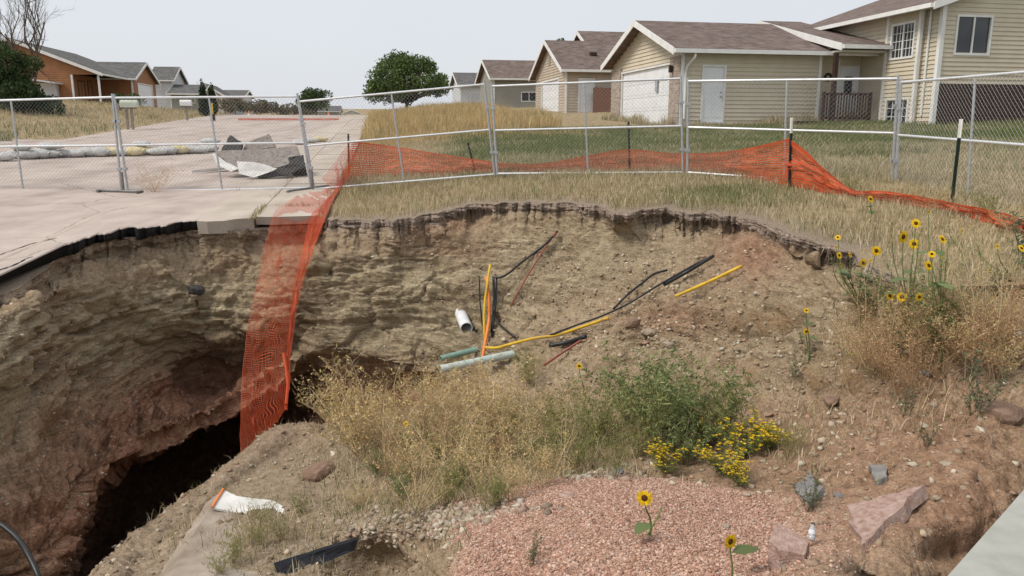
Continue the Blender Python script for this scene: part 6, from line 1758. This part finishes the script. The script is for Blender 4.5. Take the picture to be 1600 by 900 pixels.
for k, (x, y, Y, H) in enumerate(scr):
    lob = [(np.array([rg0.normal() * .6, rg0.normal() * .6, H * (.25 + .5 * rg0.random())]), np.array([.6, .6, .4]) * rg0.uniform(.6, 1.1)) for q in range(10)]
    tree('brownish scrub bush at the far end of the street', W1(x, y + 6, Y), lob, 900, .11, [(.16, .13, .085), (.20, .17, .10), (.12, .12, .06), (.10, .085, .07)], 90 + k, .4, .05, 'scrub_bush', 'scrub bushes at the far end of the street')
# foundation shrubs of the orange house
for k, (x, y, l) in enumerate([(185, 166, 'low green shrub under the porch of the orange house'), (205, 167, 'low green shrub beside the orange house garage')]):
    lob = [(np.array([rg0.normal() * .5, rg0.normal() * .3, .5 + .2 * rg0.normal()]), np.array([.5, .5, .4])) for q in range(6)]
    tree(l, W1(x, y, 64), lob, 900, .08, DEEP, 110 + k, .3, .04, 'shrub')

# ---- stones big enough to point at
for k, (x, y, szp, l, mt, fl) in enumerate([
    (1560, 645, 62, 'large smooth reddish clod at the right edge of the slope', REDR, .8), (885, 774, 24, 'pale pink flat stone at the top edge of the gravel mound', AGG, .5),
    (722, 806, 20, 'pale stone where the pebbly edge meets the gravel mound', TANR, .8), (1300, 628, 30, 'brown clod half buried on the slope below the pale soil', REDR, .6),
    (1310, 775, 18, 'grey stone left of the triangular slab', GRYR, .7), (1288, 773, 12, 'pale pebble beside the grey stone', TANR, .8),
    (965, 738, 26, 'grey layered stone under the olive weeds by the gravel', GRYR, .5), (1012, 520, 26, 'white-grey crumbly stone on the slope crest above the bushes', TANR, .6),
    (1045, 538, 20, 'pale stone just behind the green bushes', TANR, .7), (985, 505, 30, 'dark purple-brown clod beside the end of the long yellow pipe', REDR, .7),
    (1478, 725, 16, 'small white flat stone on the bare right slope', TANR, .4), (1462, 778, 14, 'whitish stone right of the triangular slab', TANR, .7),
    (500, 738, 50, 'pinkish clod bulging from the edge of the pit floor', REDR, .7), (530, 818, 16, 'light stone on the brown floor above the liner', TANR, .7),
    (345, 790, 30, 'dark clod at the left tip of the white board', GRYR, .8), (1330, 470, 22, 'dark clod on the pale slope below the rim', REDR, .7),
    (1165, 772, 14, 'flat tan stone beside the yellow flowers', TANR, .5), (1133, 822, 14, 'tan pebble above the low sunflower', TANR, .7),
    (1450, 583, 16, 'white-grey stone at the foot of the thicket', GRYR, .7), (308, 453, 26, 'dark lump of rubble caught on a ledge of the left pit wall', ADARK, .8)]):
    p = S(x, y); dep = float(proj(np.array(p))[2]); r = szp * dep / FPX / 2
    o = link('stone', rock_mesh('stone', r, mt, 400 + k, fl)); o.location = p + Vector((0, 0, r * .15)); o.rotation_euler = (random.uniform(-.2, .2), random.uniform(-.2, .2), random.uniform(0, 6.28))
    tag(o, l, 'stone')

# ---- members of a group that only their place tells apart: counted along the row
ORD = ['leftmost', 'second from the left', 'third from the left', 'fourth from the left', 'fifth from the left', 'sixth from the left', 'seventh from the left', 'eighth from the left', 'ninth from the left', 'tenth from the left',
       'eleventh from the left', 'twelfth from the left', 'thirteenth from the left', 'fourteenth from the left', 'fifteenth from the left', 'sixteenth from the left', 'seventeenth from the left', 'eighteenth from the left', 'nineteenth from the left', 'twentieth from the left']
by = {}
for o in SC.objects:
    if o.parent is None and o.get('group') and o.get('label'): by.setdefault((o['group'], o['label']), []).append(o)
for (g, l), os_ in by.items():
    if len(os_) < 2: continue
    os_.sort(key=lambda o: float(proj(np.array(o.location))[0]))
    inv = [o for o in os_ if -20 < float(proj(np.array(o.location))[0])]
    for o in os_:
        if o in inv: o['label'] = l + ', ' + ORD[inv.index(o)]
        else: o['label'] = l + ', cut off by the left edge'
